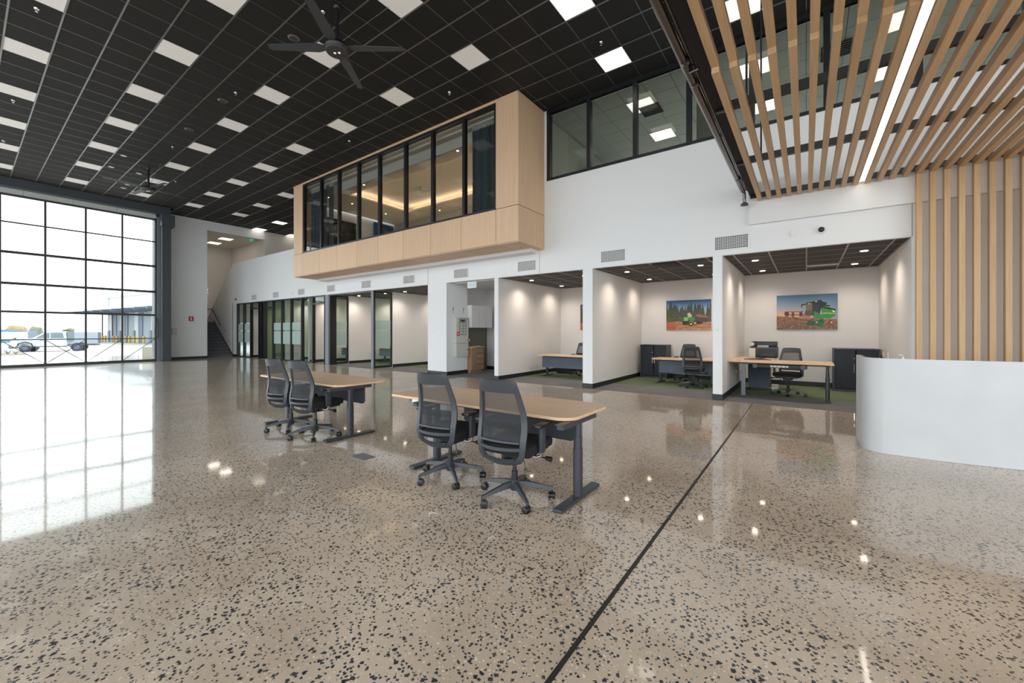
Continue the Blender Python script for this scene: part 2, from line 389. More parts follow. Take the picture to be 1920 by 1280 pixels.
# skirtings
sk = setting('baseboard_back', 'black skirting along the offices and pillars', (-5, 9.4, 0))
def s_(x0, x1, y0, y1): box(x0, x1, y0, y1, .004, .125).build('skirting', M['skirt'], sk)
s_(-1.61, -1.41, W - .012, W); s_(-1.42, -1.408, W, BACK); s_(-4.64, -4.35, W - .012, W); s_(-4.36, -4.348, W, BACK)
s_(-7.54, -7.37, W - .012, W); s_(-7.38, -7.368, W, BACK); s_(-9.52, -9.508, W, 10.42)
s_(-10.42, -9.508, W - .032, W - .02); s_(-27.0, 1.43, BACK - .012, BACK); s_(1.418, 1.43, W + .2, BACK); s_(-9.94, -7.53, 11.988, 12.0)
s_(-13.48, -13.468, 10.31, BACK); s_(-16.58, -16.568, 10.31, BACK); s_(-18.64, -18.628, W + .16, BACK); s_(-25.04, -25.028, W + .16, BACK)
s_(-27.16, -26.52, W - .012, W); s_(-20.94, -20.928, 10.3, BACK)

# ---- far end: white wall with stair opening, column, beam
wl = setting('wall_left', 'tall white far wall pierced by the opening to the stairs', (LX, 8, 0))
box(LX - .15, LX, 6.05, 7.95, 0, CZ).build('wall_panel', M['white'], wl)
box(LX - .15, LX, 7.95, 10.83, 6.95, CZ).build('wall_head', M['white'], wl)
box(LX - .15, LX, 10.83, BACK + .2, 4.2, CZ).build('wall_panel', M['stair_off_white'], wl)
box(LX, LX + .006, 7.02, 7.46, .16, 1.02).build('access_panel', M['white'], wl)
box(LX, LX + .012, 6.1, 7.95, 0, .12).build('skirting', M['skirt'], wl)
box(-31.6, LX - .15, 7.85, 7.95, 0, 7.1).build('stairwell_side', M['stair_off_white'], wl)
box(-31.62, -31.5, 7.85, 11, 0, 7.1).build('stairwell_back', M['stair_off_white'], wl)
box(-31.6, LX - .15, 10.84, 10.98, 2, 7.1).build('stairwell_side', M['stair_off_white'], wl)
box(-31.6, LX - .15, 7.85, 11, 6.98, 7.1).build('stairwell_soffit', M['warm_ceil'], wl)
box(LX, -17.2, BACK, BACK + .15, 4.2, CZ).build('landing_back', M['stair_off_white'], wl)
box(-27.2, -17.2, W + .2, BACK, 4.1, 4.25).build('landing_slab', M['stair_off_white'], wl)
box(-17.3, -17.2, W, BACK, 3.95, CZ).build('boardroom_side', M['white'], wl)
# stairs
stp = setting('floor_stairs', 'dark grey carpeted stair flight rising to a landing', (-28.6, 8.7, 0)); stp.name = 'stair_floor'
W0['stair_floor'] = Vector((-28.6, 8.7, 0))
n = 11
for i in range(n):
    x1 = -27.17 - i * .2627
    MB().box(x1 - .2627, x1, 7.95, W, 0 if i == 0 else (i - 0) * .1836 - .02, (i + 1) * .1836, 0).build('step', M['stair'], stp)
    box(x1 - .03, x1 + .012, 7.95, W, (i + 1) * .1836 - .012, (i + 1) * .1836 + .004).build('nosing', M['skirt'], stp)
box(-31.5, -27.17 - n * .2627, 7.95, 10.9, 1.9, 2.02).build('landing', M['stair'], stp)
hr = thing('handrail', 'black steel stair handrail on brackets against the white wall', 'handrail', (-29, W - .05, 0))
MB().tube([(-31.2, W - .08, 2.86), (-30.15, W - .08, 2.86), (-29.95, W - .08, 2.74), (-28.75, W - .08, 1.83)], .022).build('rail', M['black'], hr, smooth=True)
for x, z in ((-29.9, 2.66), (-28.9, 1.9)): MB().tube([(x, W, z), (x, W - .08, z + .02)], .01, 6).build('bracket', M['black'], hr)
lr = thing('handrail', 'short black rail brackets low on the white stair wall', 'handrail', (-27.9, W, .9))
for x, z in ((-28.2, 1.52), (-27.6, .86), (-27.35, .72)): MB().tube([(x, W, z), (x + .09, W - .09, z - .01), (x + .18, W - .09, z - .04)], .012, 6).build('bracket', M['black'], lr)
# column and beam by the glazed door
col = setting('column_left', 'charcoal steel column beside the glazed door', (-25.4, 5.93, 0))
box(-25.55, -25.12, 5.78, 6.12, 0, 7.1).build('column_shaft', M['steel_dark'], col)
box(-25.6, -25.0, 5.74, 6.24, 6.55, 7.12).build('column_cap', M['steel_dark'], col)
box(-25.58, -25.42, 5.66, 5.78, 0, 7.0).build('door_track', M['steel_mid'], col)
box(-25.62, -25.5, 5.60, 5.67, 0, 6.95).build('door_track', M['black'], col)
MB().tube([(-25.4, 5.64, 2.1), (-25.36, 5.66, 1.9), (-25.34, 5.66, 1.1)], .018, 6).build('pull_chain', M['black'], col)
bm_ = setting('beam_left', 'charcoal steel beam over the glazed door', (-25.4, 0, 7.1))
box(-25.95, -25.15, -6.3, 6.1, 7.12, 7.5).build('beam_web', M['steel_dark'], bm_)
struct('wall_far_pier', box(-26.3, -25.6, 5.66, 6.05, 0, 7.5), M['steel_dark'], 'dark pier at the edge of the glazed door')
# ---- glazed bi-fold door
dr = setting('door_1', 'tall glazed bi-fold hangar door in thin dark bars', (FX, 0, 0))
YV = [.945 + 1.17 * k for k in range(-6, 5)]; ZH = [.05, 1.113, 2.238, 3.37, 4.61, 5.80, 6.88]
HT = [.06, .02, .045, .052, .052, .026, .04]
for y in YV: box(FX - .03, FX + .03, y - .032, y + .032, 0, 6.9).build('mullion', M['bar'], dr)
for z, h in zip(ZH, HT): box(FX - .03, FX + .04, YV[0], YV[-1], z - h, z + h).build('rail', M['bar'], dr)
for i in range(len(YV) - 1):
    for j in range(len(ZH) - 1):
        box(FX - .004, FX + .004, YV[i] + .03, YV[i + 1] - .03, ZH[j] + HT[j], ZH[j + 1] - HT[j + 1]).build('pane', M['glass'], dr)
    a, b_ = YV[i] + .03, YV[i + 1] - .03
    if i != len(YV) - 2 and i != len(YV) - 3 : MB().tube([(FX + .03, a, 1.07), (FX + .03, b_, .12)], .013, 6).build('brace', M['bar'], dr)
    if i >= len(YV) - 4: MB().tube([(FX + .03, a, .12), (FX + .03, b_, 1.07)], .013, 6).build('brace', M['bar'], dr)
for k in range(9): box(FX - .1, FX + .1, YV[-1] - 1.37 * (k + 1) + .01, YV[-1] - 1.37 * k, 6.92, 7.13).build('head_panel', M['head'], dr)
# ---- ground side, right and camera side shell
struct('wall_right', MB().box(9, 9.2, 6.2, W + 5, 0, CZ + .1).box(9, 9.2, -6.3, 6.2, 5.2, CZ + .1), M['white'], 'white wall at the reception end')  # lower part left open, added to let more light into the hall

# ---- main ceiling
PX, PY = .627, .639
xg = lambda i: -3.13 + PX * i
yg = lambda j: .533 + PY * j
ce = setting('ceiling', 'high black acoustic tile ceiling with metal grid', (-9, 5, CZ))
box(-26.2, 9.2, -6.3, W + .1, CZ + .05, CZ + .12).build('ceiling_board', M['black_matt'], ce)
box(-26.4, -17.2, W + .1, BACK + .2, CZ + .05, CZ + .12).build('ceiling_board', M['black_matt'], ce)
cells = []; lights = []
def inside(i, j):
    x0, x1, y0 = xg(i), xg(i + 1), yg(j)
    if x0 < (LX if y0 > 6 else -25.6) - .1: return False
    if y0 > BACK - .5: return False
    if y0 > W - .5 and x1 > -17.2: return False
    if y0 > 8.1 and -17.3 < x0 + .3 < -5.7: return False
    return True
for i in range(-38, 19):
    for j in range(-11, 20):
        if not inside(i, j): continue
        if (i + 1) % 4 == 0 and j % 3 == 0 and j >= 0 and i < 8 and (xg(i) > LX + .05 or j >= 15): lights.append((i, j)); continue
        cells.append((math.hypot(xg(i) + .3, yg(j) + .3), i, j))
vis = []
for d, i, j in cells:
    c, s = math.cos(math.radians(36.1)), math.sin(math.radians(36.1)); x, y = xg(i) + .3, yg(j) + .3
    dep = -s * x + c * y; rt = c * x + s * y
    if dep > .5 and abs(rt / dep) < 1.32 and 6 / dep < .86: vis.append((dep, i, j))
vis.sort(); part = {(i, j) for _, i, j in vis[:300]}
tm = box(.004, PX - .004, .012, PY - .016, .0, .02).build('ceiling_tile', M['tile'], ce, world=False)
first = True; rest = MB()
for _, i, j in cells:
    if (i, j) in part:
        o = tm if first else tm.copy()
        if not first: C.objects.link(o)
        first = False
        o.location = Vector((xg(i), yg(j), CZ)) - W0['ceiling']
    else: rest.box(xg(i) + .004, xg(i + 1) - .004, yg(j) + .012, yg(j + 1) - .016, CZ, CZ + .02)
rest.box(-5.775, xg(-4) - .004, 8.2, W, CZ, CZ + .02); rest.build('ceiling_tiles_beyond', M['tile'], ce, kind='stuff')
for j in range(-11, 21):
    y = yg(j) - .002
    if y > BACK: break
    xr = 9 if y < W else -17.3
    xl = -25.6 if y < 6 else LX
    if y > 8.18 and y < W:
        box(xl, -17.25, y - .014, y + .014, CZ - .01, CZ + .012).build('grid_runner', M['tee'], ce)
        box(-5.75, 9, y - .014, y + .014, CZ - .01, CZ + .012).build('grid_runner', M['tee'], ce)
    else: box(xl, xr, y - .014, y + .014, CZ - .01, CZ + .012).build('grid_runner', M['tee'], ce)
for i in range(-37, 20):
    x = xg(i)
    if x < LX: continue
    ye = BACK if x < -17.25 else (8.18 if x < -5.75 else W)
    ys = 6.05 if x < -25.6 else -6.3
    box(x - .006, x + .006, ys, ye, CZ - .006, CZ + .01).build('cross_tee', M['tee'], ce)
# square panel lights (each a thing)
def make_panel(on, m=None):
    t = thing('ceiling_light', '', 'ceiling light', (0, 0, 0))
    MB().box(.0, PX, .0, .02, -.008, .03).box(.0, PX, PY - .025, PY - .005, -.008, .03).box(0, .012, .02, PY - .025, -.008, .03).box(PX - .012, PX, .02, PY - .025, -.008, .03).build('frame', M['white_plastic'], t, world=False)
    MB().box(.012, PX - .012, .02, PY - .025, -.004, .01).build('diffuser', m or M['diff_on' if on else 'diff_off'], t, world=False)
    return t
proto = {}
rowname = {0: 'row closest to camera', 3: 'second row from camera', 6: 'third row from camera', 9: 'fourth row from camera', 12: 'row in line with timber box front', 15: 'row over the upper landing', 18: 'deepest row over the upper landing'}
byrow = {}
for i, j in lights: byrow.setdefault(j, []).append(i)
for j, iis in byrow.items():
    iis.sort(reverse=True)
    for k, i in enumerate(iis):
        on = xg(i) > -4 or (j >= 15 and i < -32) or (j == 18)
        lab = f"{'lit' if on else 'unlit'} square panel light, {ordinal(k)} from reception, {rowname[j]}"
        p = (xg(i), yg(j), CZ)
        if on not in proto:
            proto[on] = make_panel(on); o = proto[on]; o.location = p; o['label'] = lab; o['group'] = 'square panel lights of the hall ceiling'
        else: o = dup(proto[on], p, 0, lab, 'square panel lights of the hall ceiling')
# round speakers, sprinklers
def disc(name, x, y, z, r, m, label, cat, group, h=.02):
    t = thing(name, label, cat, (x, y, z), 0, group)
    MB().lathe([(r, 0), (r, -h * .5), (r * .85, -h)], (0, 0, 0), 20).build('rim', M['tee'], t, world=False, smooth=True)
    MB().lathe([(r * .8, -h * .7), (r * .7, -h * 1.2)], (0, 0, 0), 20).build('grille', M[m], t, world=False)
    return t
for k, (x, y) in enumerate([(-8.465, 4.032), (-12.248, 4.038), (-14.802, 4.022)]):
    disc('ceiling_speaker', x, y, CZ, .11, 'bar', f'dark round ceiling speaker, {ordinal(k)} from the near ceiling fan', 'speaker', 'round ceiling speakers')
for k, (x, y) in enumerate([(-20.45, 3.27), (-18.8, 3.31), (-20.45, 4.03), (-22.37, 4.05), (-23.04, 4.05)]):
    disc('smoke_detector', x, y, CZ, .10, 'white_plastic', f'small pale ceiling disc around the far fan, {ordinal(k)} from the camera side', 'detector', 'pale discs near the far fan')
for k, (x, y) in enumerate([(-11.562, .849), (-16.648, .829), (-20.433, .823), (-11.596, 4.1), (-16.66, 4.1), (-7.337, 4.03), (-7.239, 7.257), (-3.441, 7.858), (-11.64, 7.251), (-20.37, 5.1)]):
    t = thing('fire_sprinkler', ['chrome sprinkler head closest to the camera side in the near sprinkler row', 'chrome sprinkler head in the middle of the near sprinkler row', 'chrome sprinkler head closest to the glazed door', 'sprinkler head beside the second round speaker', 'sprinkler head beyond the third round speaker', 'sprinkler head above the near ceiling fan', 'sprinkler head just in front of the timber box', 'sprinkler head beside the lit panel by the upper window', 'sprinkler head above the far half of the timber box', 'sprinkler head by the far ceiling fan'][k], 'sprinkler', (x, y, CZ))
    MB().lathe([(.04, 0), (.035, -.012), (.012, -.015), (.012, -.04)], (0, 0, 0), 12).build('escutcheon', M['chrome'], t, world=False, smooth=True)
    MB().lathe([(.022, -.055), (.022, -.06)], (0, 0, 0), 10).tube([(.015, 0, -.03), (.012, 0, -.055)], .003, 5).tube([(-.015, 0, -.03), (-.012, 0, -.055)], .003, 5).build('deflector', M['chrome'], t, world=False)
# ceiling fans
def fan(x, y, hz, rot, label):
    t = thing('ceiling_fan', label, 'ceiling fan', (x, y, CZ), 0, 'large ceiling fans')
    dz = hz - CZ
    MB().lathe([(.07, 0), (.07, -.03), (.05, -.06)], (0, 0, 0), 16).build('canopy', M['black'], t, world=False, smooth=True)
    MB().tube([(0, 0, 0), (0, 0, dz + .1)], .033, 12).build('rod', M['black'], t, world=False, smooth=True)
    MB().lathe([(.06, dz + .16), (.20, dz + .12), (.225, dz + .06), (.21, dz + .02)], (0, 0, 0), 28).build('motor', M['black'], t, world=False, smooth=True)
    h = MB().lathe([(.205, dz + .02), (.19, dz - .012), (.12, dz - .018)], (0, 0, 0), 28).build('hub_cover', M['bar'], t, world=False, smooth=True)
    for px_ in (-.035, .035): MB().lathe([(.028, dz - .017), (.02, dz - .035)], (px_, px_ * .6, 0), 10).build('hub_bolt', M['chrome'], h, world=False)
    for k in range(4):
        a = rot + k * PI / 2; mt = Matrix.Rotation(a, 4, 'Z') @ Matrix.Translation((0, 0, dz + .075)) @ Matrix.Rotation(math.radians(9), 4, 'X')
        b = MB(); b.prism([(.2, -.05), (.35, -.10), (1.2, -.075), (1.24, -.04), (1.24, .05), (.35, .10), (.2, .05)], -.005, .005)
        bmesh.ops.transform(b.b, matrix=mt, verts=b.b.verts); b.build('blade', M['steel_dark'], t, world=False)
    for k in range(3):
        a = rot + .5 + k * 2 * PI / 3
        MB().tube([(.02 * math.cos(a), .02 * math.sin(a), dz + .15), (.95 * math.cos(a), .95 * math.sin(a), -.01)], .004, 5).build('stay_wire', M['pipe'], t, world=False)
    return t
fan(-6.99, 4.11, 6.60, math.radians(128), 'large black ceiling fan with round hub above the near desks')
fan(-19.52, 4.1, 6.62, math.radians(100), 'far black ceiling fan on long rod close to the glazed door')

# ================================================================== TIMBER CLAD BOX
BX0, BX1, BY, BZ0, BZ1 = -17.2, -5.78, 8.19, 3.69, 7.44
bxs = setting('wall_timber_box', 'oak clad upper room box overhanging the white wall', (-11.5, BY, BZ0))
cols_ = [-17.2, -16.48, -15.17, -13.94, -12.69, -11.47, -10.19, -8.95, -7.71, -6.49, -5.78]
g = .006
for a, b_ in zip(cols_[:-1], cols_[1:]):
    box(a + g, b_ - g, BY, BY + .03, BZ0 + .02, 4.60).build('cladding_panel', M['oak_panel_z'], bxs)
    box(a + g, b_ - g, BY + .035, W, BZ0, BZ0 + .02).build('soffit_panel', M['oak_panel_z'], bxs)
    MB().lathe([(.02, 0), (.02, -.01)], ((a + b_) / 2, (BY + W) / 2, BZ0), 10).build('soffit_stud', M['steel_mid'], bxs)
box(BX0 + g, -16.48, BY, BY + .03, 4.615, BZ1 - .07).build('cladding_panel', M['oak_panel_z'], bxs)
box(-6.49, BX1 - .003, BY, BY + .03, 4.615, BZ1 - .07).build('cladding_panel', M['oak_panel_z'], bxs)
box(BX0, BX1 + .002, BY - .015, BY + .05, BZ1 - .07, BZ1).build('top_rail', M['oak_panel_z'], bxs)
box(BX1 - .03, BX1, BY + .004, W, BZ0 + .004, 4.60).build('side_panel', M['oak_panel_z'], bxs)
box(BX1 - .03, BX1, BY + .004, W, 4.615, BZ1).build('side_panel', M['oak_panel_z'], bxs)
box(BX0, BX1 - .03, BY + .03, W, BZ0 + .025, 4.58).build('core', M['black_matt'], bxs)
box(BX0, BX0 + .1, BY + .03, W, 4.58, BZ1).build('core', M['warm_wall'], bxs)
box(-6.46, BX1 - .035, BY + .04, BACK, 4.58, BZ1).build('core', M['warm_wall'], bxs)
# windows of the box
wn = setting('window_3', 'row of tall black framed panes in the timber box', (-11.5, BY, 4.6))
ms = [-16.44, -15.13, -13.90, -12.66, -11.47, -10.14, -8.91, -7.65, -6.52]
for k, x in enumerate(ms): box(x - .045, x + .045, BY + .02, BY + .14, 4.62, 7.36).build('mullion', M['black'], wn)
box(ms[0], ms[-1], BY + .0, BY + .14, 4.60, 4.66).build('sill_rail', M['black'], wn)
box(ms[0], ms[-1], BY + .0, BY + .14, 7.30, 7.37).build('head_rail', M['black'], wn)
for a, b_ in zip(ms[:-1], ms[1:]): box(a + .045, b_ - .045, BY + .07, BY + .08, 4.66, 7.30).build('pane', M['glass_box'], wn)
# boardroom inside
br = setting('ceiling_boardroom', 'warm cove lit ceiling and walls of the upper room', (-12, 11, 7))
S, TX0, TX1, TY0, TY1 = 6.92, -14.82, -7.6, 9.25, 12.2
for a in ((BX0 + .1, TX0, BY + .6, BACK), (TX1, -6.46, BY + .6, BACK), (TX0, TX1, BY + .6, TY0), (TX0, TX1, TY1, BACK)): box(*a, S, S + .08).build('dropped_soffit', M['warm_ceil'], br)
box(TX0 - .3, TX1 + .3, TY0 - .3, TY1 + .3, 7.22, 7.3).build('raised_tray', M['warm_ceil'], br)
for a in ((TX0 - .3, TX0 - .28, TY0 - .3, TY1 + .3), (TX1 + .28, TX1 + .3, TY0 - .3, TY1 + .3), (TX0 - .3, TX1 + .3, TY0 - .3, TY0 - .28), (TX0 - .3, TX1 + .3, TY1 + .28, TY1 + .3)): box(*a, 7.0, 7.25).build('tray_side', M['warm_ceil'], br)
for a in ((TX0 - .1, TX0 - .05, TY0, TY1), (TX1 + .05, TX1 + .1, TY0, TY1), (TX0, TX1, TY1 + .05, TY1 + .1), (TX0, TX1, TY0 - .1, TY0 - .05)): box(*a, S + .085, S + .1).build('cove_strip', M['cove'], br)
box(BX0 + .1, -6.46, BY + .15, BY + .6, 7.25, 7.3).build('pelmet_soffit', M['warm_ceil'], br)
box(BX0 + .1, -6.46, BY + .58, BY + .62, S, 7.3).build('pelmet_side', M['white'], br)
box(BX0 + .1, -6.46, BY + .3, BY + .36, 7.20, 7.25).build('curtain_track', M['white'], br)
box(BX0, -5.8, BACK, BACK + .1, 3.95, CZ).build('room_back', M['warm_wall'], br)
box(BX0 + .1, -6.46, W + .05, BACK, 3.95, 4.0).build('room_floor', M['cream'], br)
# doorway seen in the side of the boardroom
box(BX0 + .1, BX0 + .13, 8.9, 11.0, 4.0, 6.5).build('screen_frame', M['black'], br)
box(BX0 + .131, BX0 + .135, 9.0, 10.9, 4.1, 6.42).build('screen_glass', M['glass_up'], br)
for k, (x, y) in enumerate([(-8.53, 8.9), (-10.93, 8.9), (-13.33, 8.9), (-15.75, 8.9), (-15.7, 9.92), (-15.79, 11.69), (-13.38, 12.8), (-10.9, 12.8)]):
    t = thing('downlight', f'small warm downlight in the boardroom ceiling, {ordinal(k)} counted from reception', 'downlight', (x, y, S), 0, 'boardroom downlights')
    MB().lathe([(.05, 0), (.05, -.006), (.036, -.006)], (0, 0, 0), 12).build('bezel', M['white_plastic'], t, world=False)
    MB().lathe([(.034, -.007), (.03, -.009)], (0, 0, 0), 12).build('lens', M['down'], t, world=False)
t = thing('air_diffuser', 'square white air diffuser in the boardroom ceiling', 'air vent', (-12.7, 11.07, 7.21))
for k in range(4):
    r = .3 - k * .07; MB().box(-r, r, -r, -r + .02, -.03, 0).box(-r, r, r - .02, r, -.03, 0).box(-r, -r + .02, -r, r, -.03, 0).box(r - .02, r, -r, r, -.03, 0).build('louvre', M['white_plastic'], t, world=False)
for k, (x, y) in enumerate([(-8.3, 10.0), (-10.5, 10.0), (-12.7, 10.0), (-15.6, 10.2), (-9.4, 12.7), (-12.0, 12.7), (-15.6, 12.4), (-7.2, 11.0)]):
    l = bpy.data.lights.new('boardroom_fill', 'SPOT'); l.energy = 110; l.color = (1, .84, .66); l.spot_size = math.radians(120); l.spot_blend = .8; l.shadow_soft_size = .05  # added spots, apart from the downlights, to brighten the boardroom
    o = bpy.data.objects.new('boardroom_fill', l); C.objects.link(o); o.location = (x, y, 6.88)
def curtain(x0, x1, label):
    t = thing('curtain', label, 'curtain', ((x0 + x1) / 2, BY + .33, 4.6))
    nfold = int((x1 - x0) / .085) * 8; off = t.location
    def f(u, v):
        x = x0 + (x1 - x0) * u; a = u * (x1 - x0) / .085 * 2 * PI
        amp = .03 + .012 * math.sin(a * .31)
        return (x, BY + .33 + amp * math.sin(a + .5 * math.sin(v * 3)), 4.62 + v * 2.46)
    MB().grid(f, nfold, 5).build('drape', M['curtain'], t, smooth=True)
    MB().grid(lambda u, v: (x0 + (x1 - x0) * u, BY + .32 + .025 * math.sin(u * (x1 - x0) / .085 * 2 * PI), 7.06 + v * .12), nfold, 1).build('heading_tape', M['curtain_head'], t, smooth=True)
curtain(-7.6, -6.53, 'gathered blue grey curtain at the reception end of the boardroom window')
curtain(-16.4, -15.25, 'gathered blue grey curtain at the stair end of the boardroom window')
curtain(-15.05, -14.75, 'narrow bunched blue grey curtain in the second boardroom pane')

# ================================================================== UPPER ROOM BEHIND LONG WINDOW
wu = setting('window_2', 'black framed band of upper windows above the white wall', (1.5, W, 5.53))
um = [-5.65, -4.468, -3.273, -2.08, -.885, .31, 1.52, 2.71, 3.9, 5.1, 6.3, 7.5, 8.7]
for k, x in enumerate(um): box(x - .05, x + .05, W - .01, W + .12, 5.56, CZ).build('mullion', M['black'], wu)
box(-5.70, 9, W - .015, W + .14, 5.53, 5.60).build('sill_rail', M['black'], wu)
box(-5.70, 9, W - .015, W + .14, 7.36, CZ).build('head_rail', M['black'], wu)
for a, b_ in zip(um[:-1], um[1:]): box(a + .05, b_ - .05, W + .05, W + .06, 5.60, 7.36).build('pane', M['glass_up'], wu)
ur = setting('ceiling_upper_room', 'pale tiled ceiling and walls of the upper office', (1, 12, 7.3))
box(-5.75, 9, W + .15, 17, 7.345, 7.40).build('ceiling_board', M['tile_grey'], ur)
box(-5.85, -5.75, W + .1, 17, 3.95, 7.4).build('room_side', M['upper_wall'], ur)
box(-5.75, 9, 17, 17.1, 3.95, 4.9).build('room_back', M['upper_wall'], ur)
box(-5.75, 9, 17, 17.1, 7.2, 7.4).build('room_back', M['upper_wall'], ur)
for x in (-5.7, -3.3, -.9, 1.5, 3.9, 6.3, 8.7): box(x - .04, x + .04, 16.98, 17.1, 4.9, 7.2).build('added_opening_mullion', M['black'], ur)  # bars of the unseen rear opening added to brighten this room
box(8.95, 9.05, W + .1, 17, 3.95, 7.4).build('room_side', M['upper_wall'], ur)
box(-5.75, 9, W + .26, 17, 3.95, 4.0).build('room_floor', M['cream'], ur)
box(-1.98, -1.6, W + .3, W + .42, 4, 7.34).build('inner_pier', M['cream'], ur)
box(-5.4, -5.3, 11.9, 14.2, 4.0, 6.7).build('inner_partition', M['cream'], ur)
tl = box(.005, PX - .005, .006, PY - .006, 0, .015).build('ceiling_tile', M['tile_grey'], ur, world=False); fst = True
ulights = []
for i in range(-4, 20):
    for j in range(14, 24):
        x, y = xg(i), yg(j)
        if (i + 1) % 4 == 0 and j % 3 == 0: ulights.append((i, j)); continue
        if i > 12: continue
        o = tl if fst else tl.copy()
        if not fst: C.objects.link(o)
        fst = False; o.location = Vector((x, y, 7.305)) - W0['ceiling_upper_room']
pr_ = None; cnt = {}
for i, j in ulights:
    k = cnt.get(j, 0); cnt[j] = k + 1
    lab = f"lit square panel in the upper office, {ordinal(k)} from the timber box, {ordinal((j - 15) // 3)} row"
    if pr_ is None:
        pr_ = make_panel(True, M['diff_room']); pr_.location = (xg(i), yg(j), 7.30); pr_['label'] = lab; pr_['group'] = 'panel lights inside the upper office'; pr_['category'] = 'ceiling light'
    else: dup(pr_, (xg(i), yg(j), 7.30), 0, lab, 'panel lights inside the upper office')
for k, (x, y) in enumerate([(-3.3, 10.75), (.5, 10.75)]):
    t = thing('air_diffuser', ['dark slotted air diffuser near the timber box in the upper office', 'dark slotted air diffuser above the slats in the upper office'][k], 'air vent', (x, y, 7.30))
    for q in range(7): MB().box(-.25, .25, -.26 + q * .08, -.22 + q * .08, -.03, 0).build('louvre', M['bar'], t, world=False)

def room_light(x, y, z, e, col, sx, sy=None):
    l = bpy.data.lights.new('room_light', 'AREA'); l.shape = 'RECTANGLE'; l.size = sx; l.size_y = sy or sx; l.energy = e; l.color = col
    o = bpy.data.objects.new('room_light', l); C.objects.link(o); o.location = (x, y, z)
for x in (-3.4, -.9, 1.6, 4.1):
    for y in (10.4, 12.3, 14.2): room_light(x, y, 7.28, 5, (1, .93, .82), .6)
# ================================================================== SLATTED TIMBER CANOPY AND SLAT WALL
sc0, sp, sw_ = -.735, .1593, .033
sl = thing('slat_canopy', 'oak slat ceiling hanging over the reception desk', 'slat ceiling', (1.2, 6, 4))
f1 = box(-sw_, sw_, 4.45, 9.33, 4.03, 4.125); sA = f1.build('slat', M['oak_slat_y'], sl, world=False); sA.location = Vector((sc0, 0, 0)) - W0[sl.name]
f2 = box(-sw_, sw_, .6, 4.47, 4.088, 4.183); sB = f2.build('slat', M['oak_slat_y'], sl, world=False); sB.location = Vector((sc0, 0, 0)) - W0[sl.name]
for k in range(1, 30):
    for s0 in (sA, sB):
        o = s0.copy(); C.objects.link(o); o.location = Vector((sc0 + sp * k, 0, 0)) - W0[sl.name]
for y, z in ((5.5, 4.13), (7.42, 4.13), (9.36, 4.10), (3.56, 4.19), (1.6, 4.19)): box(-.9, 9, y - .03, y + .03 if y < 9 else y - .005, z, z + .10).build('support_bar', M['black'], sl)
for x, y in ((-.57, 5.5), (2.2, 5.5), (-.57, 7.42), (2.2, 7.42)): MB().tube([(x, y, 4.2), (x, y, CZ)], .012, 8).build('hanger_rod', M['black'], sl)
box(-.915, -.80, .2, 9.34, 4.16, 4.42).build('edge_beam', M['black_matt'], sl)
box(-.795, -.790, .2, 4.4, 4.30, 4.31).build('edge_trim', M['steel_mid'], sl)
vs = thing('slat_screen', 'oak upright slats on the white wall behind the reception desk', 'slat screen', (2.5, 9.26, 0))
s1 = box(-sw_, sw_, 9.24, 9.335, 0, 4.028).build('slat', M['oak_slat_z'], vs, world=False); s1.location = Vector((1.495, 0, 0)) - W0[vs.name]
for k in range(1, 16):
    o = s1.copy(); C.objects.link(o); o.location = Vector((1.495 + sp * k, 0, 0)) - W0[vs.name]
ld = thing('linear_light', 'long warm white linear light running between the oak slats', 'light', (.778, 5, 4.05))
box(.738, .744, .3, 9.2, 4.03, 4.10).build('channel_side', M['white_plastic'], ld); box(.812, .818, .3, 9.2, 4.03, 4.10).build('channel_side', M['white_plastic'], ld)
box(.744, .812, .3, 9.2, 4.045, 4.07).build('diffuser', M['led'], ld)
# pipes along the canopy edge
pp = thing('steel_pipe', 'dark polished sprinkler pipe running along the canopy edge', 'pipe', (-.97, 5, 4.2))
MB().tube([(-1.012, .3, 4.19), (-1.0, 9.0, 4.19)], .042, 16).build('pipe_run', M['pipe'], pp, smooth=True)
for y in (4.3, 4.75, 8.2):
    MB().tube([(-.99, y, 4.19), (-.99, y + .05, 4.19)], .052, 16).build('coupling', M['pipe'], pp, smooth=True)
MB().tube([(-.985, 9.0, 4.19), (-.985, 9.12, 4.18), (-.985, 9.16, 4.0)], .03, 12).build('elbow', M['pipe'], pp, smooth=True)
MB().lathe([(.03, 0), (.065, -.03), (.07, -.06), (.02, -.07)], (-.985, 9.16, 4.0), 16).build('end_valve', M['steel_dark'], pp, smooth=True)
for y in (4.5, 8.35): MB().tube([(-.99, y, 4.15), (-.90, y, 4.16)], .012, 8).tube([(-.93, y, 4.1), (-.93, y, 4.32)], .006, 6).build('clamp', M['pipe'], pp, smooth=True)
p2 = thing('steel_pipe', 'thinner dark pipe tight beside the polished sprinkler pipe', 'pipe', (-.93, 5, 4.2))
MB().tube([(-.945, .3, 4.21), (-.935, 9.05, 4.21)], .024, 12).build('pipe_run', M['pipe'], p2, smooth=True)
for y in (4.3, 8.2): MB().tube([(-.94, y, 4.21), (-.94, y + .04, 4.21)], .03, 12).build('coupling', M['pipe'], p2, smooth=True)

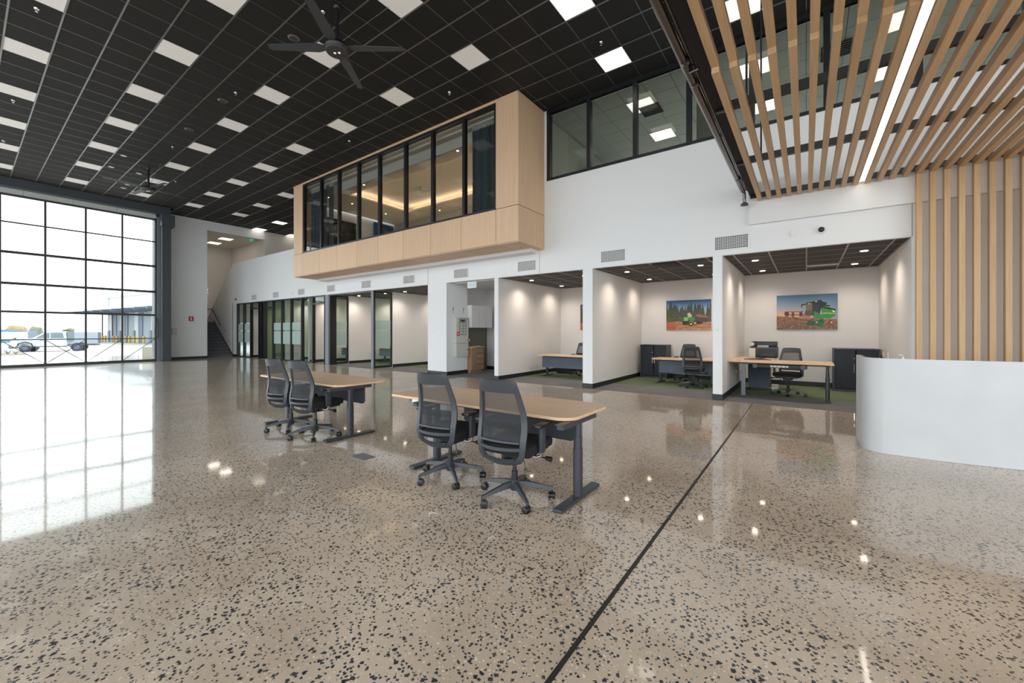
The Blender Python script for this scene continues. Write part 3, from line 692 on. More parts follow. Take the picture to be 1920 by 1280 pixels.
# ================================================================== RECEPTION DESK
def smooth_path(pts, n=6):
    out = []
    for i in range(len(pts) - 1):
        p0 = Vector(pts[max(i - 1, 0)]); p1 = Vector(pts[i]); p2_ = Vector(pts[i + 1]); p3 = Vector(pts[min(i + 2, len(pts) - 1)])
        for k in range(n):
            t = k / n
            out.append(.5 * ((2 * p1) + (-p0 + p2_) * t + (2 * p0 - 5 * p1 + 4 * p2_ - p3) * t * t + (-p0 + 3 * p1 - 3 * p2_ + p3) * t ** 3))
    out.append(Vector(pts[-1])); return out
rp = smooth_path([(.555, 7.25), (.555, 6.85), (.565, 6.66), (.61, 6.54), (.70, 6.47), (.82, 6.45), (1.2, 6.455), (1.54, 6.49), (1.83, 6.54), (2.6, 6.70), (4.2, 7.1)])
def offs(path, d):
    r = []
    for i, p in enumerate(path):
        t = (path[min(i + 1, len(path) - 1)] - path[max(i - 1, 0)]).normalized(); r.append(p + Vector((-t.y, t.x)) * d)
    return r
rd = thing('reception_desk', 'curved pale concrete look reception desk', 'reception desk', (2, 6.8, 0))
inn = offs(rp, .05)
MB().prism([tuple(p) for p in rp] + [tuple(p) for p in inn[::-1]], .002, 1.112).build('front_panel', M['concrete'], rd, smooth=True)
MB().prism([tuple(p) for p in rp] + [tuple(p) for p in inn[::-1]], 1.112, 1.13).build('top_cap', M['concrete'], rd, smooth=True)
i2 = offs(rp, .65)
MB().prism([tuple(p) for p in inn[8:]] + [tuple(p) for p in i2[8:][::-1]], .72, .75).build('worktop', M['oak_desk'], rd)
box(2.2, 2.24, 6.95, 7.3, 0, .72).build('leg_panel', M['cab_shell'], rd)
pb = thing('white_bottle', 'small white pump bottle behind the end of the reception desk', 'bottle', (1.02, 7.25, .75))
# ================================================================== WALL FITTINGS
def vent(x0, x1, z0, z1, label, y=W):
    t = thing('air_grille', label, 'air vent', ((x0 + x1) / 2, y, z0))
    MB().box(x0 - .035, x1 + .035, y - .012, y, z0 - .035, z0).box(x0 - .035, x1 + .035, y - .012, y, z1, z1 + .035).box(x0 - .035, x0, y - .012, y, z0, z1).box(x1, x1 + .035, y - .012, y, z0, z1).build('frame', M['white'], t)
    box(x0, x1, y - .003, y, z0, z1).build('backing', M['bar'], t)
    b = MB()
    for k in range(1, 8): z = z0 + (z1 - z0) * k / 8; b.box(x0, x1, y - .009, y - .004, z - .004, z + .004)
    for k in range(1, 18): x = x0 + (x1 - x0) * k / 18; b.box(x - .0045, x + .0045, y - .011, y - .006, z0, z1)
    b.build('lattice', M['white'], t, kind='stuff')
vl = [(-1.552, -.954, 'white air grille above the pillar beside the printer office'), (-4.117, -3.52, 'white air grille above the office with the forest picture'), (-6.656, -6.07, 'white air grille above the office with the half hidden chair'),
      (-9.184, -8.596, 'white air grille above the kitchen recess'), (-11.707, -11.121, 'white air grille beside the broad white pillar'), (-14.258, -13.677, 'white air grille above the first open glass bay'),
      (-16.809, -16.215, 'white air grille above the grey post of the glass front'), (-19.357, -18.781, 'white air grille third from the stair wall'), (-21.943, -21.348, 'white air grille second from the stair wall'), (-24.484, -23.879, 'white air grille closest to the stair wall')]
for a, b_, l in vl: vent(a, b_, 3.165, 3.425, l)
t = thing('wall_sensor', 'small white louvred sensor on the bulkhead wall', 'sensor', (-.2, W, 3.30))
box(-.235, -.165, W - .03, W, 3.27, 3.39).build('housing', M['white_plastic'], t)
for k in range(3): box(-.23, -.17, W - .038, W - .03, 3.285 + k * .035, 3.295 + k * .035).build('louvre', M['white_plastic'], t)
t = thing('dome_camera', 'white dome camera with dark lens over the printer office', 'camera', (.229, W, 3.33))
mt = Matrix.Translation((.229, W, 3.33)) @ Matrix.Rotation(PI / 2, 4, 'X')
MB().lathe([(.075, 0), (.075, .03), (.055, .05)], (0, 0, 0), 20, mt).build('base', M['white_plastic'], t, smooth=True)
MB().lathe([(.05, .045), (.045, .07), (.025, .088), (.005, .092)], (0, 0, 0), 16, mt).build('lens_dome', M['black'], t, smooth=True)
t = thing('dome_camera', 'small black camera dot high beside the stair wall', 'camera', (-26.58, W, 3.29)); box(-26.62, -26.54, W - .06, W, 3.25, 3.33).build('body', M['black'], t)
t = thing('wall_sensor', 'small white sensor between two air grilles far down the wall', 'sensor', (-19.93, W, 3.27)); box(-19.97, -19.89, W - .03, W, 3.2, 3.33).build('body', M['white_plastic'], t)
def switch(x, y, z, face, label, nm='light_switch', wdt=.075, hgt=.115, cat='switch'):
    t = thing(nm, label, cat, (x, y, z))
    if face == 'y':
        box(x - wdt / 2, x + wdt / 2, y - .01, y, z - hgt / 2, z + hgt / 2).build('plate', M['white_plastic'], t)
        box(x - .012, x + .012, y - .016, y - .01, z - .018, z + .018).build('rocker', M['cream'], t)
    else:
        s = 1 if face == '+x' else -1
        a, b_ = sorted((x, x + s * .01)); box(a, b_, y - wdt / 2, y + wdt / 2, z - hgt / 2, z + hgt / 2).build('plate', M['white_plastic'], t)
        a, b_ = sorted((x + s * .01, x + s * .016)); box(a, b_, y - .012, y + .012, z - .018, z + .018).build('rocker', M['cream'], t)
switch(-10.107, W - .02, 1.466, 'y', 'white light switch on the broad white pillar')
switch(-1.51, W, 1.48, 'y', 'white light switch on the pillar beside the forest picture')
switch(-4.358, 10.5, 1.461, '+x', 'white light switch on the side wall of the forest picture office')
for x, y, z, l in ((-4.358, 11.84, .288, 'low double socket on the side wall beside the grey cabinet'), (-7.378, 11.99, .89, 'socket above the half hidden desk, closer to the hall'), (-7.378, 12.6, .88, 'socket above the half hidden desk, closer to the back wall'),
                   (-16.568, 10.9, .241, 'low socket in the glass bay by the grey post'), (-13.468, 10.98, .241, 'low socket in the open bay by the broad pillar'), (-1.418, 11.5, .45, 'low socket under the printer office desk')):
    switch(x, y, z, '+x', l, 'wall_socket', .11, .07, 'socket')
for y, l in ((12.47, 'white socket beside the tambour cabinet, closer to the back wall'), (11.79, 'white socket beside the tambour cabinet, closer to the hall')): switch(1.43, y, .93, '-x', l, 'wall_socket', .07, .12, 'socket')
# fire panel on pillar side
t = thing('fire_alarm_cabinet', 'cream fire indicator cabinet with red button on the pillar side', 'fire panel', (-9.52, 10.06, .59))
box(-9.52, -9.42, 9.765, 10.365, 1.05, 1.92, .004).build('upper_case', M['cream'], t)
box(-9.52, -9.42, 9.765, 10.365, .59, 1.04, .004).build('lower_case', M['cream'], t)
dp = box(-9.42, -9.414, 9.90, 10.26, 1.32, 1.89).build('display_plate', M['grey_label'], t)
box(-9.414, -9.411, 9.97, 10.17, 1.78, 1.84).build('screen', M['black'], dp)
for r in range(4):
    for q in range(2): box(-9.414, -9.411, 9.95 + q * .16, 10.06 + q * .16, 1.37 + r * .095, 1.43 + r * .095).build('button_block', M['cream'], dp)
box(-9.42, -9.405, 9.79, 9.91, 1.30, 1.43).build('red_button', M['red'], t)
box(-9.405, -9.402, 9.815, 9.885, 1.345, 1.385).build('white_mark', M['white_plastic'], t)
for z in (1.88, 1.15, .82): box(-9.42, -9.408, 10.32, 10.345, z - .02, z + .02).build('lock', M['steel_dark'], t)
for k, y in enumerate((9.722, 10.222)):
    t = thing('wall_marking', ['black vertical label and arrow at the outer edge of the pillar side', 'black vertical label and arrow at the inner edge of the pillar side'][k], 'sign', (-9.52, y, 2.2))
    for q in range(5): box(-9.52, -9.5185, y - .02, y + .02, 2.13 + q * .028, 2.15 + q * .028).build('letter_block', M['black'], t)
    MB().tube([(-9.519, y - .03, 2.1), (-9.519, y, 2.06), (-9.519, y + .03, 2.1)], .005, 5).build('arrow', M['black'], t)
t = thing('exit_sign', 'white hanging sign box at the kitchen recess opening', 'sign', (-8.55, 9.6, 2.84))
box(-8.73, -8.38, 9.56, 9.62, 2.82, 3.02, .004).build('body', M['white_plastic'], t); box(-8.69, -8.42, 9.554, 9.56, 2.85, 2.99).build('face', mat('pale_sign_face', (.55, .68, .68), .4), t)
t = thing('exit_sign', 'green emergency exit sign above the stair opening', 'sign', (LX + .05, 10.0, 6.7))
box(LX + .05, LX + .09, 9.88, 10.24, 6.70, 6.86, .004).build('body', M['green_sign'], t)
# running person and arrow pictogram
bx_ = LX + .091
box(bx_, bx_ + .003, 9.99, 10.13, 6.715, 6.845).build('door_pictogram', M['white_plastic'], t)
MB().tube([(bx_ + .004, 10.05, 6.83), (bx_ + .004, 10.06, 6.78), (bx_ + .004, 10.03, 6.73)], .01, 5).tube([(bx_ + .004, 10.06, 6.78), (bx_ + .004, 10.09, 6.74)], .008, 5).build('figure_pictogram', M['green_sign'], t)
t = thing('hydrant_sign', 'small red square extinguisher sign on the far white wall', 'sign', (LX, 7.24, 2.0))
box(LX, LX + .008, 7.13, 7.35, 1.99, 2.24).build('plate', M['red'], t); box(LX + .008, LX + .01, 7.215, 7.265, 2.04, 2.19).build('symbol', M['white_plastic'], t)
t = thing('wall_box', 'small pale control box beside the charcoal column', 'control box', (LX, 6.52, 1.27))
box(LX, LX + .09, 6.42, 6.62, 1.27, 1.60, .005).build('case', M['cream'], t); box(LX + .09, LX + .1, 6.46, 6.58, 1.48, 1.54).build('cover', M['white_plastic'], t)
t = thing('wall_light', 'small warm up and down wall light in the stairwell', 'wall light', (-31.5, 9.5, 4.05))
box(-31.5, -31.42, 9.42, 9.52, 4.0, 4.12).build('body', M['cream'], t)
box(-31.49, -31.43, 9.43, 9.51, 4.12, 4.125).build('lens', M['down'], t); box(-31.49, -31.43, 9.43, 9.51, 3.995, 4.0).build('lens', M['down'], t)
for k, (x, y) in enumerate([(-28.35, 9.1), (-30.2, 9.1)]):
    t = thing('ceiling_light', ['lit rectangular panel over the stairs, closer to the hall', 'lit rectangular panel over the stairs, farther into the stairwell'][k], 'ceiling light', (x, y, 6.97))
    MB().box(-.02, .62, -.02, .62, 0, .01).build('frame', M['white_plastic'], t, world=False)
    MB().box(0, .6, 0, .6, -.01, 0).build('diffuser', M['diff_on'], t, world=False)
    l = bpy.data.lights.new('stair_panel_beam', 'AREA'); l.size = .56; l.energy = 6; l.color = (1, .90, .78)
    o = bpy.data.objects.new('stair_panel_beam', l); C.objects.link(o); o.location = (x + .3, y + .3, 6.945)

# ================================================================== OFFICE CEILINGS AND DOWNLIGHTS
def office_ceiling(name, x0, x1, label, xs=None, y0=W + .25, y1=BACK):
    o = setting(name, label, ((x0 + x1) / 2, 11.3, HZ))
    box(x0, x1, W + .022, y1, HZ + .02, HZ + .05).build('ceiling_board', M['black_matt'], o)
    step = .617; mid = xs if xs is not None else (x0 + x1) / 2
    lines = []; k = -12
    while mid + k * step < x1 - .02:
        if mid + k * step > x0 + .02: lines.append(mid + k * step)
        k += 1
    bx2 = [x0] + lines + [x1]; yl = [W + .02 + .628 * q for q in range(7)]; yl[-1] = y1
    for a, b_ in zip(bx2[:-1], bx2[1:]):
        for c, d in zip(yl[:-1], yl[1:]): box(a + .008, b_ - .008, c + .006, d - .006, HZ, HZ + .015).build('ceiling_tile', M['tile_brown'], o)
    for x in lines: box(x - .013, x + .013, W + .022, y1, HZ - .008, HZ + .004).build('grid_runner', M['tee_light'], o)
    for y in yl[1:-1]: box(x0, x1, y - .006, y + .006, HZ - .004, HZ + .003).build('cross_tee', M['tee_light'], o)
    MB().box(x0, x1, W + .021, W + .045, HZ - .012, HZ + .003).box(x0, x1, y1 - .02, y1, HZ - .012, HZ + .003).box(x0, x0 + .02, W + .022, y1, HZ - .012, HZ + .003).box(x1 - .02, x1, W + .022, y1, HZ - .012, HZ + .003).build('edge_angle', M['tee_light'], o)
office_ceiling('ceiling_office_1', -1.42, 1.43, 'charcoal tile ceiling of the printer office', .008)
office_ceiling('ceiling_office_2', -4.36, -1.60, 'charcoal tile ceiling of the forest picture office')
office_ceiling('ceiling_office_3', -7.38, -4.63, 'charcoal tile ceiling of the half hidden desk office')
office_ceiling('ceiling_office_4', -13.5, -10.42, 'charcoal tile ceiling of the open bay by the broad pillar')
office_ceiling('ceiling_office_5', -16.6, -13.6, 'charcoal tile ceiling of the middle glass bay')
office_ceiling('ceiling_office_6', -26.5, -16.7, 'charcoal tile ceiling of the glazed offices')
dproto = None
def downlight(x, y, label, power=26, z=HZ):
    global dproto
    if dproto is None:
        t = thing('downlight', label, 'downlight', (x, y, z), 0, 'warm office downlights')
        MB().lathe([(.075, .0), (.075, -.012), (.062, -.012)], (0, 0, 0), 18).build('bezel', M['white_plastic'], t, world=False, smooth=True)
        MB().lathe([(.06, -.012), (.055, -.017)], (0, 0, 0), 18).build('lens', M['down'], t, world=False)
        dproto = t
    else: dup(dproto, (x, y, z), 0, label, 'warm office downlights')
    l = bpy.data.lights.new('downlight_beam', 'SPOT'); l.energy = power * 2.2; l.color = (1, .87, .74); l.spot_size = math.radians(140); l.spot_blend = 1.0; l.shadow_soft_size = .04
    o = bpy.data.objects.new('downlight_beam', l); C.objects.link(o); o.location = (x, y, z - .03)
for nm, xs in (('printer office', (-.92, .925)), ('forest picture office', (-3.86, -2.05)), ('half hidden desk office', (-6.9, -5.1)), ('open bay by the broad pillar', (-12.95, -10.95)), ('middle glass bay', (-16.1, -14.2)), ('glazed office by the grey post', (-18.3, -17.2)), ('glazed office with the sign', (-20.5, -19.2)), ('green wall office', (-22.5, -21.5)), ('glazed office closest to the stairs', (-26.0, -24.0))):
    for k, x in enumerate(xs):
        for q, y in enumerate((10.5, 12.4)):
            downlight(x, y, f"round downlight, {nm}, {'stair' if k == 0 else 'reception'} side, {'front' if q == 0 else 'back'}", 26 if q == 0 else 24)
t = thing('air_diffuser', 'slotted white linear air diffuser in the printer office ceiling', 'air vent', (.32, 12.2, HZ))
MB().box(-.3, .3, -.08, -.06, -.02, 0).box(-.3, .3, .06, .08, -.02, 0).box(-.3, -.28, -.06, .06, -.02, 0).box(.28, .3, -.06, .06, -.02, 0).build('frame', M['white_plastic'], t, world=False)
for k in range(11): MB().box(-.26 + k * .05, -.245 + k * .05, -.06, .06, -.02, 0).build('louvre', M['white_plastic'], t, world=False)
t = thing('air_diffuser', 'dark square air diffuser in the forest office ceiling', 'air vent', (-2.7, 10.0, HZ))
for k in range(6): MB().box(-.28, .28, -.26 + k * .09, -.23 + k * .09, -.02, 0).build('louvre', M['black'], t, world=False)

# ================================================================== GLASS OFFICE FRONT
gf = setting('window_4', 'black framed glass office front with frosted bands', (-21, W, 0))
def post(x0, x1, d=.13, m='black'): box(x0, x1, W - .01, W + d, 0, HZ).build('post', M[m], gf)
for x in (-26.5, -25.62, -24.70, -23.66, -23.42, -23.0, -22.05, -21.08, -20.14, -19.11, -18.11, -17.06): post(x, x + .075)
post(-17.05, -16.72, .02, 'steel_mid'); post(-16.72, -16.60, .3, 'black')  # grey front sheet paints a reflection onto the dark post
post(-13.64, -13.50, .02, 'steel_mid'); 
def gpane(a, b_):
    fp = box(a, b_, W + .05, W + .062, .06, HZ - .05).build('pane', M['glass_off'], gf)
    box(a, b_, W + .046, W + .049, .83, 1.46).build('frosted_band', M['frost'], gf); box(a, b_, W + .046, W + .049, 1.50, 1.88).build('frosted_band', M['frost'], gf)
for a, b_ in ((-26.42, -25.62), (-25.54, -24.70), (-21.97, -21.08), (-21.0, -20.14), (-20.06, -19.11)): gpane(a, b_)
box(-19.03, -18.11, W + .05, W + .062, .06, HZ - .05).build('pane', M['glass_off'], gf)
for a, b_ in ((-26.5, -24.65), (-22.0, -18.05)): box(a, b_, W - .005, W + .1, 0, .06).build('bottom_rail', M['black'], gf)
box(-26.5, -13.5, W - .005, W + .1, HZ - .05, HZ).build('head_rail', M['black'], gf)
for a, b_ in ((-24.63, -23.66), (-22.93, -22.05), (-18.03, -17.06)):
    box(a, b_, W, W + .1, 2.66, 2.72).build('transom', M['black'], gf)
    box(a, b_, W + .05, W + .06, 2.72, HZ - .05).build('pane', M['glass_off'], gf)
# glass returns and open door leaves
def leaf(name, x, y0, y1, label, handle=True):
    d = setting(name, label, (x, y0, 0))
    MB().box(x - .025, x + .025, y0, y0 + .07, .02, 3.02).build('stile', M['black'], d); MB().box(x - .025, x + .025, y1 - .07, y1, .02, 3.02).build('stile', M['black'], d)
    box(x - .025, x + .025, y0 + .07, y1 - .07, .02, .10).build('bottom_rail', M['black'], d); box(x - .025, x + .025, y0 + .07, y1 - .07, 2.96, 3.02).build('top_rail', M['black'], d)
    box(x - .005, x + .005, y0 + .07, y1 - .07, .10, 2.96).build('pane', M['glass_off'], d)
    box(x + .007, x + .009, y0 + .07, y1 - .07, .83, 1.46).build('frosted_band', M['frost'], d); box(x + .007, x + .009, y0 + .07, y1 - .07, 1.50, 1.88).build('frosted_band', M['frost'], d)
leaf('door_2', -13.53, W + .02, 10.31, 'glass return panel with black frame beside the open bay')
leaf('door_3', -16.63, W + .10, 10.31, 'glass return panel with black frame beyond the grey post')

# ================================================================== KITCHEN RECESS
kb = thing('kitchen_bench', 'oak kitchen bench unit with three drawers in the white recess', 'cabinet', (-9.65, 10.75, 0))
box(-9.93, -9.345, 10.43, 11.09, .10, .885).build('carcass', M['oak_cab'], kb); box(-9.93, -9.40, 10.45, 11.05, .004, .10).build('plinth', M['oak_cab'], kb)
box(-9.93, -9.32, 10.43, 11.10, .885, .915).build('benchtop', M['oak_desk'], kb)
box(-9.345, -9.33, 10.44, 10.68, .11, .87).build('door', M['oak_cab'], kb)
for k in range(4):
    d = box(-9.345, -9.33, 10.69, 11.08, .11 + k * .193, .11 + k * .193 + .178).build('drawer', M['oak_cab'], kb)
    box(-9.331, -9.324, 10.72, 11.06, .11 + k * .193 + .172, .11 + k * .193 + .186).build('finger_pull', M['black'], d)
ku = thing('wall_cupboard', 'pale wall hung kitchen cupboards above the oak bench', 'cabinet', (-9.65, 11.0, 1.58))
box(-9.93, -9.345, 10.43, 11.56, 1.58, 2.36).build('carcass', M['room_white'], ku)
for a, b_ in ((10.44, 10.81), (10.82, 11.18), (11.19, 11.55)): box(-9.345, -9.33, a, b_, 1.585, 2.355).build('door', M['room_white'], ku)
switch(-9.935, 10.95, 1.13, '+x', 'white socket on the olive splashback', 'wall_socket', .1, .08, 'socket')

# ================================================================== OFFICE CHAIR
def chair_base():
    t = thing('office_chair', '', 'chair', (0, 0, 0), 0, 'black mesh office chairs')
    prof = [(.36, -.238, .125), (.372, -.250, .170), (.40, -.260, .203), (.44, -.266, .222), (.50, -.270, .233), (.56, -.268, .237), (.64, -.252, .240), (.72, -.244, .236), (.80, -.254, .225), (.90, -.280, .205), (1.0, -.312, .187), (1.045, -.326, .178), (1.058, -.33, .165)]
    def hwy(z):
        for a, b_ in zip(prof[:-1], prof[1:]):
            if z <= b_[0]:
                k = (z - a[0]) / (b_[0] - a[0]); return a[2] + (b_[2] - a[2]) * k, a[1] + (b_[1] - a[1]) * k
        return prof[-1][2], prof[-1][1]
    def S(u, z, dy=0):
        hw, y = hwy(z); return Vector((u * hw, y + .045 * u * u + dy, z))
    f = MB()
    zs = [.36 + (1.058 - .36) * k / 24 for k in range(25)]
    def strip(fn, nu, nv, th=.028):
        b = MB(); b.grid(fn, nu, nv, th); me = bpy.data.meshes.new('tmp'); b.b.to_mesh(me); b.b.free(); f.b.from_mesh(me); bpy.data.meshes.remove(me)
    inner = lambda z: .80 if z > .45 else .80 - (.45 - z) * 2
    strip(lambda i, j: S(-1 + (1 - inner(.36 + .698 * j)) * i, .36 + .698 * j), 3, 28)
    strip(lambda i, j: S(inner(.36 + .698 * j) + (1 - inner(.36 + .698 * j)) * i, .36 + .698 * j), 3, 28)
    strip(lambda i, j: S(-.81 + 1.62 * i, .955 + .103 * j), 10, 3)
    strip(lambda i, j: S(-.68 + 1.36 * i, .36 + .032 * j), 8, 1, .03)
    f.build('back_frame', M['plastic'], t, world=False, smooth=True)
    MB().grid(lambda i, j: S(-.81 + 1.62 * i, .655 + .305 * j, .008), 10, 12).build('back_mesh', M['mesh'], t, world=False, smooth=True)
    MB().grid(lambda i, j: S(-.80 + 1.6 * i, .56 + .155 * j, .016), 10, 6).build('lumbar_pad', M['mesh_d'], t, world=False, smooth=True)
    rb = MB()
    for k in range(36): x = -.75 + 1.5 * k / 35; rb.tube([S(x, .615, -.004), S(x, .705, .002)], .0013, 4)
    rb.build('lumbar_ribs', M['plastic_k'], t, world=False, kind='stuff')
    MB().grid(lambda i, j: S(-.84 + 1.68 * i, .49 + .026 * j, -.03 * (1 - (2 * i - 1) ** 2) - .004), 12, 1, .014).build('lumbar_bar', M['plastic'], t, world=False, smooth=True)
    MB().grid(lambda i, j: S(-.80 + 1.6 * i, .55 + .016 * j, -.012), 10, 1, .012).build('cross_bar', M['plastic'], t, world=False, smooth=True)
    MB().box(-.245, .245, -.215, .275, .43, .515, .035).build('seat', M['fabric_k'], t, world=False, smooth=True)
    MB().box(-.21, .21, -.13, .24, .405, .435, .01).build('seat_pan', M['plastic_k'], t, world=False, smooth=True)
    MB().box(-.08, .08, -.10, .12, .345, .41, .02).build('tilt_box', M['plastic_k'], t, world=False, smooth=True)
    MB().box(-.03, .03, -.215, -.09, .362, .378, .005).build('back_bracket', M['plastic_k'], t, world=False)
    MB().tube([(0, 0, .13), (0, 0, .24)], .027, 14).tube([(0, 0, .24), (0, 0, .35)], .017, 12).build('gas_lift', M['plastic_k'], t, world=False, smooth=True)
    MB().lathe([(.035, .075), (.045, .1), (.045, .15), (.032, .165)], (0, 0, 0), 18).build('hub', M['plastic'], t, world=False, smooth=True)
    cast = None
    for k in range(5):
        a = math.radians(-113 + 72 * k); d = Vector((math.cos(a), math.sin(a), 0)); sd = Vector((-d.y, d.x, 0))
        b = MB()
        sec = [(.03, .15, .026, .05), (.12, .142, .021, .042), (.24, .118, .017, .03), (.31, .10, .014, .024), (.335, .092, .013, .02)]
        rings = []
        for r, z, hw, hh in sec:
            c = d * r; rings.append([b.b.verts.new(c + sd * x_ * hw + Vector((0, 0, z + y_ * hh))) for x_, y_ in ((-1, -.9), (1, -.9), (.7, .1), (-.7, .1))])
        for p, q in zip(rings[:-1], rings[1:]):
            for m_ in range(4): b.b.faces.new((p[m_], p[(m_ + 1) % 4], q[(m_ + 1) % 4], q[m_]))
        b.b.faces.new(rings[0][::-1]); b.b.faces.new(rings[-1])
        lg = b.build('leg', M['plastic'], t, world=False, smooth=True)
        c = d * .325; ca = a + .9 + k
        cb = MB().tube([c + Vector((0, 0, .09)), c + Vector((0, 0, .05))], .011, 8)
        ax = Vector((math.cos(ca), math.sin(ca), 0)); cc = c + Vector((0, 0, .03)) + Vector((-ax.y, ax.x, 0)) * .012
        for s in (-1, 1): cb.tube([cc + ax * (s * .010), cc + ax * (s * .013), cc + ax * (s * .026), cc + ax * (s * .029)], [.025, .030, .030, .024], 16)
        cb.tube([cc - ax * .011, cc + ax * .011], .022, 10)
        cb.build('caster', M['plastic_k'], lg, world=False, smooth=True)
    for s in (-1, 1):
        MB().tube([(s * .10, .0, .395), (s * .22, -.0, .392), (s * .262, -.0, .41), (s * .272, -.005, .45)], .014, 10).build('arm_bracket', M['chrome'], t, world=False, smooth=True)
        ap = MB().box(s * .272 - .016, s * .272 + .016, -.045, .03, .44, .665, .010).build('arm_post', M['plastic'], t, world=False, smooth=True)
        MB().box(s * .282 - .042, s * .282 + .042, -.14, .10, .662, .690, .012).build('arm_pad', M['plastic_k'], t, world=False, smooth=True)
    MB().tube([(.09, .05, .385), (.27, .06, .375)], .006, 6).tube([(.27, .06, .375), (.325, .06, .372)], [.016, .024], 10).build('tilt_lever', M['plastic_k'], t, world=False, smooth=True)
    MB().tube([(.16, -.12, .40), (.18, -.13, .33)], .004, 6).tube([(.18, -.13, .33), (.185, -.132, .305)], .013, 8).build('height_knob', M['plastic_k'], t, world=False, smooth=True)
    return t
CH = chair_base(); CH.location = (-2.05, 2.85, 0); CH.rotation_euler = (0, 0, math.radians(5)); CH['label'] = 'black mesh office chair at the desk closest to the reception, reception end'
dup(CH, (-2.85, 2.87, 0), math.radians(6), 'black mesh office chair at the desk closest to the reception, stair end')
dup(CH, (-5.475, 2.90, 0), math.radians(9), 'black mesh office chair at the farther open desk, reception end')
dup(CH, (-6.165, 2.90, 0), math.radians(9), 'black mesh office chair at the farther open desk, stair end')
dup(CH, (-.33, 11.1, .004), math.radians(168), 'black mesh office chair facing out behind the printer office desk')
dup(CH, (-2.35, 11.18, .004), math.radians(4), 'black mesh office chair with its back to the hall in the forest office')
dup(CH, (-2.85, 12.62, .004), math.radians(176), 'black mesh office chair behind the desk in the forest office')
dup(CH, (-6.02, 12.12, .004), math.radians(186), 'black mesh office chair half hidden by the pillar behind its desk')

# ================================================================== DESKS
def rounded(x0, x1, y0, y1, rs, n=8):
    """rs: radii at (x0,y0),(x1,y0),(x1,y1),(x0,y1)"""
    out = []
    for (cx, cy, sx, sy, a0), r in zip(((x0, y0, 1, 1, PI), (x1, y0, -1, 1, 1.5 * PI), (x1, y1, -1, -1, 0), (x0, y1, 1, -1, .5 * PI)), rs):
        if r == 0: out.append((cx, cy)); continue
        for k in range(n + 1): a = a0 + PI / 2 * k / n; out.append((cx + sx * r + r * math.cos(a), cy + sy * r + r * math.sin(a)))
    return out
def desk_leg(t, x, y0, y1, H, m='desk_metal'):
    """T-foot telescoping leg"""
    lg = MB().prism(rounded(x - .035, x + .035, (y0 + y1) / 2 - .045, (y0 + y1) / 2 + .045, (.03,) * 4, 5), .03, .44 * H / .7).build('leg', M[m], t, smooth=True)
    ym = (y0 + y1) / 2
    MB().prism(rounded(x - .03, x + .03, ym - .04, ym + .04, (.025,) * 4, 5), .44 * H / .7, .54 * H / .7).build('leg_stage', M[m], lg, smooth=True)
    MB().prism(rounded(x - .026, x + .026, ym - .034, ym + .034, (.02,) * 4, 5), .54 * H / .7, H - .035).build('leg_stage', M[m], lg, smooth=True)
    MB().box(x - .042, x + .042, y0, y1, .004, .032, .006).build('foot', M[m], t)
    MB().prism([(y0 + .06, H - .012), (y1 - .06, H - .012), (y1 - .06, H - .001), (y1 + .0, H - .001), (y0, H - .001)], x - .03, x + .03, 0).build('support_arm', M[m], t)
    box(x - .03, x + .03, y0 + .05, y1 - .05, H - .045, H - .012).build('support_arm', M[m], t)
def open_desk(dx, label, tagx):
    x0, x1 = -3.90 + dx, -1.555 + dx
    t = thing('standing_desk', label, 'desk', ((x0 + x1) / 2, 3.35, 0), 0, 'oak standing desks in the open hall')
    p = rounded(x0, x1, 2.945, 3.80, (.05, .16, .16, .05), 10)
    MB().prism(p, .702, .728).build('desk_top', M['oak_desk'], t, bevel=.003)
    desk_leg(t, -1.60 + dx, 2.80, 3.53, .70); desk_leg(t, -3.35 + dx, 2.80, 3.53, .70)
    box(-3.33 + dx, -1.62 + dx, 3.10, 3.22, .655, .695).build('cross_beam', M['desk_metal'], t)
    MB().prism([(-3.25 + dx, .42), (-3.21 + dx, .385), (-1.84 + dx, .385), (-1.80 + dx, .42), (-1.80 + dx, .70), (-3.25 + dx, .70)], 3.50, 3.53, 1).build('modesty_panel', M['felt'], t)
    box(x0 + .34, x0 + .46, 2.955, 3.02, .678, .70).build('controller', M['plastic_k'], t)
    box(tagx - .05, tagx + .05, 2.95, 2.956, .655, .70).build('paper_tag', M['white_plastic'], t)
    MB().tube([(-2.9 + dx, 3.3, .69), (-2.87 + dx, 3.32, .62), (-2.8 + dx, 3.32, .58), (-2.72 + dx, 3.3, .64), (-2.68 + dx, 3.3, .69)], .006, 6).build('cable', M['plastic_k'], t, smooth=True)
open_desk(0, 'oak topped standing desk in the hall, closest to the reception', -3.47)
open_desk(-3.455, 'oak topped standing desk in the hall, closest to the glazed door', -5.92)
# printer office desk: L shape
t = thing('corner_desk', 'oak L shaped desk with exposed cable tray in the printer office', 'desk', (-.5, 10.9, 0))
H = .77
box(-1.41, .455, 10.15, 11.02, H - .0, H + .026, .004).build('desk_top', M['oak_desk'], t)
box(-1.41, -.60, 11.025, 12.2, H, H + .026, .004).build('return_top', M['oak_desk'], t)
desk_leg(t, .36, 10.25, 10.85, H); 
box(-1.17, -1.09, 10.30, 10.36, .03, H - .03).build('leg', M['steel_mid'], t); box(-1.35, -.65, 10.27, 10.33, .004, .03).build('foot', M['desk_metal'], t)
box(-1.35, .38, 10.45, 10.52, H - .05, H - .005).build('cross_beam', M['desk_metal'], t)
MB().box(-.85, .02, 10.26, 10.34, H - .10, H - .04, .01).build('cable_tray', M['bar'], t)
pbd = MB().box(-.62, -.30, 10.235, 10.26, H - .085, H - .05, .004).build('power_board', M['white_plastic'], t)
for k in range(4): box(-.59 + k * .075, -.55 + k * .075, 10.230, 10.235, H - .078, H - .058).build('outlet', M['grey_label'], pbd)
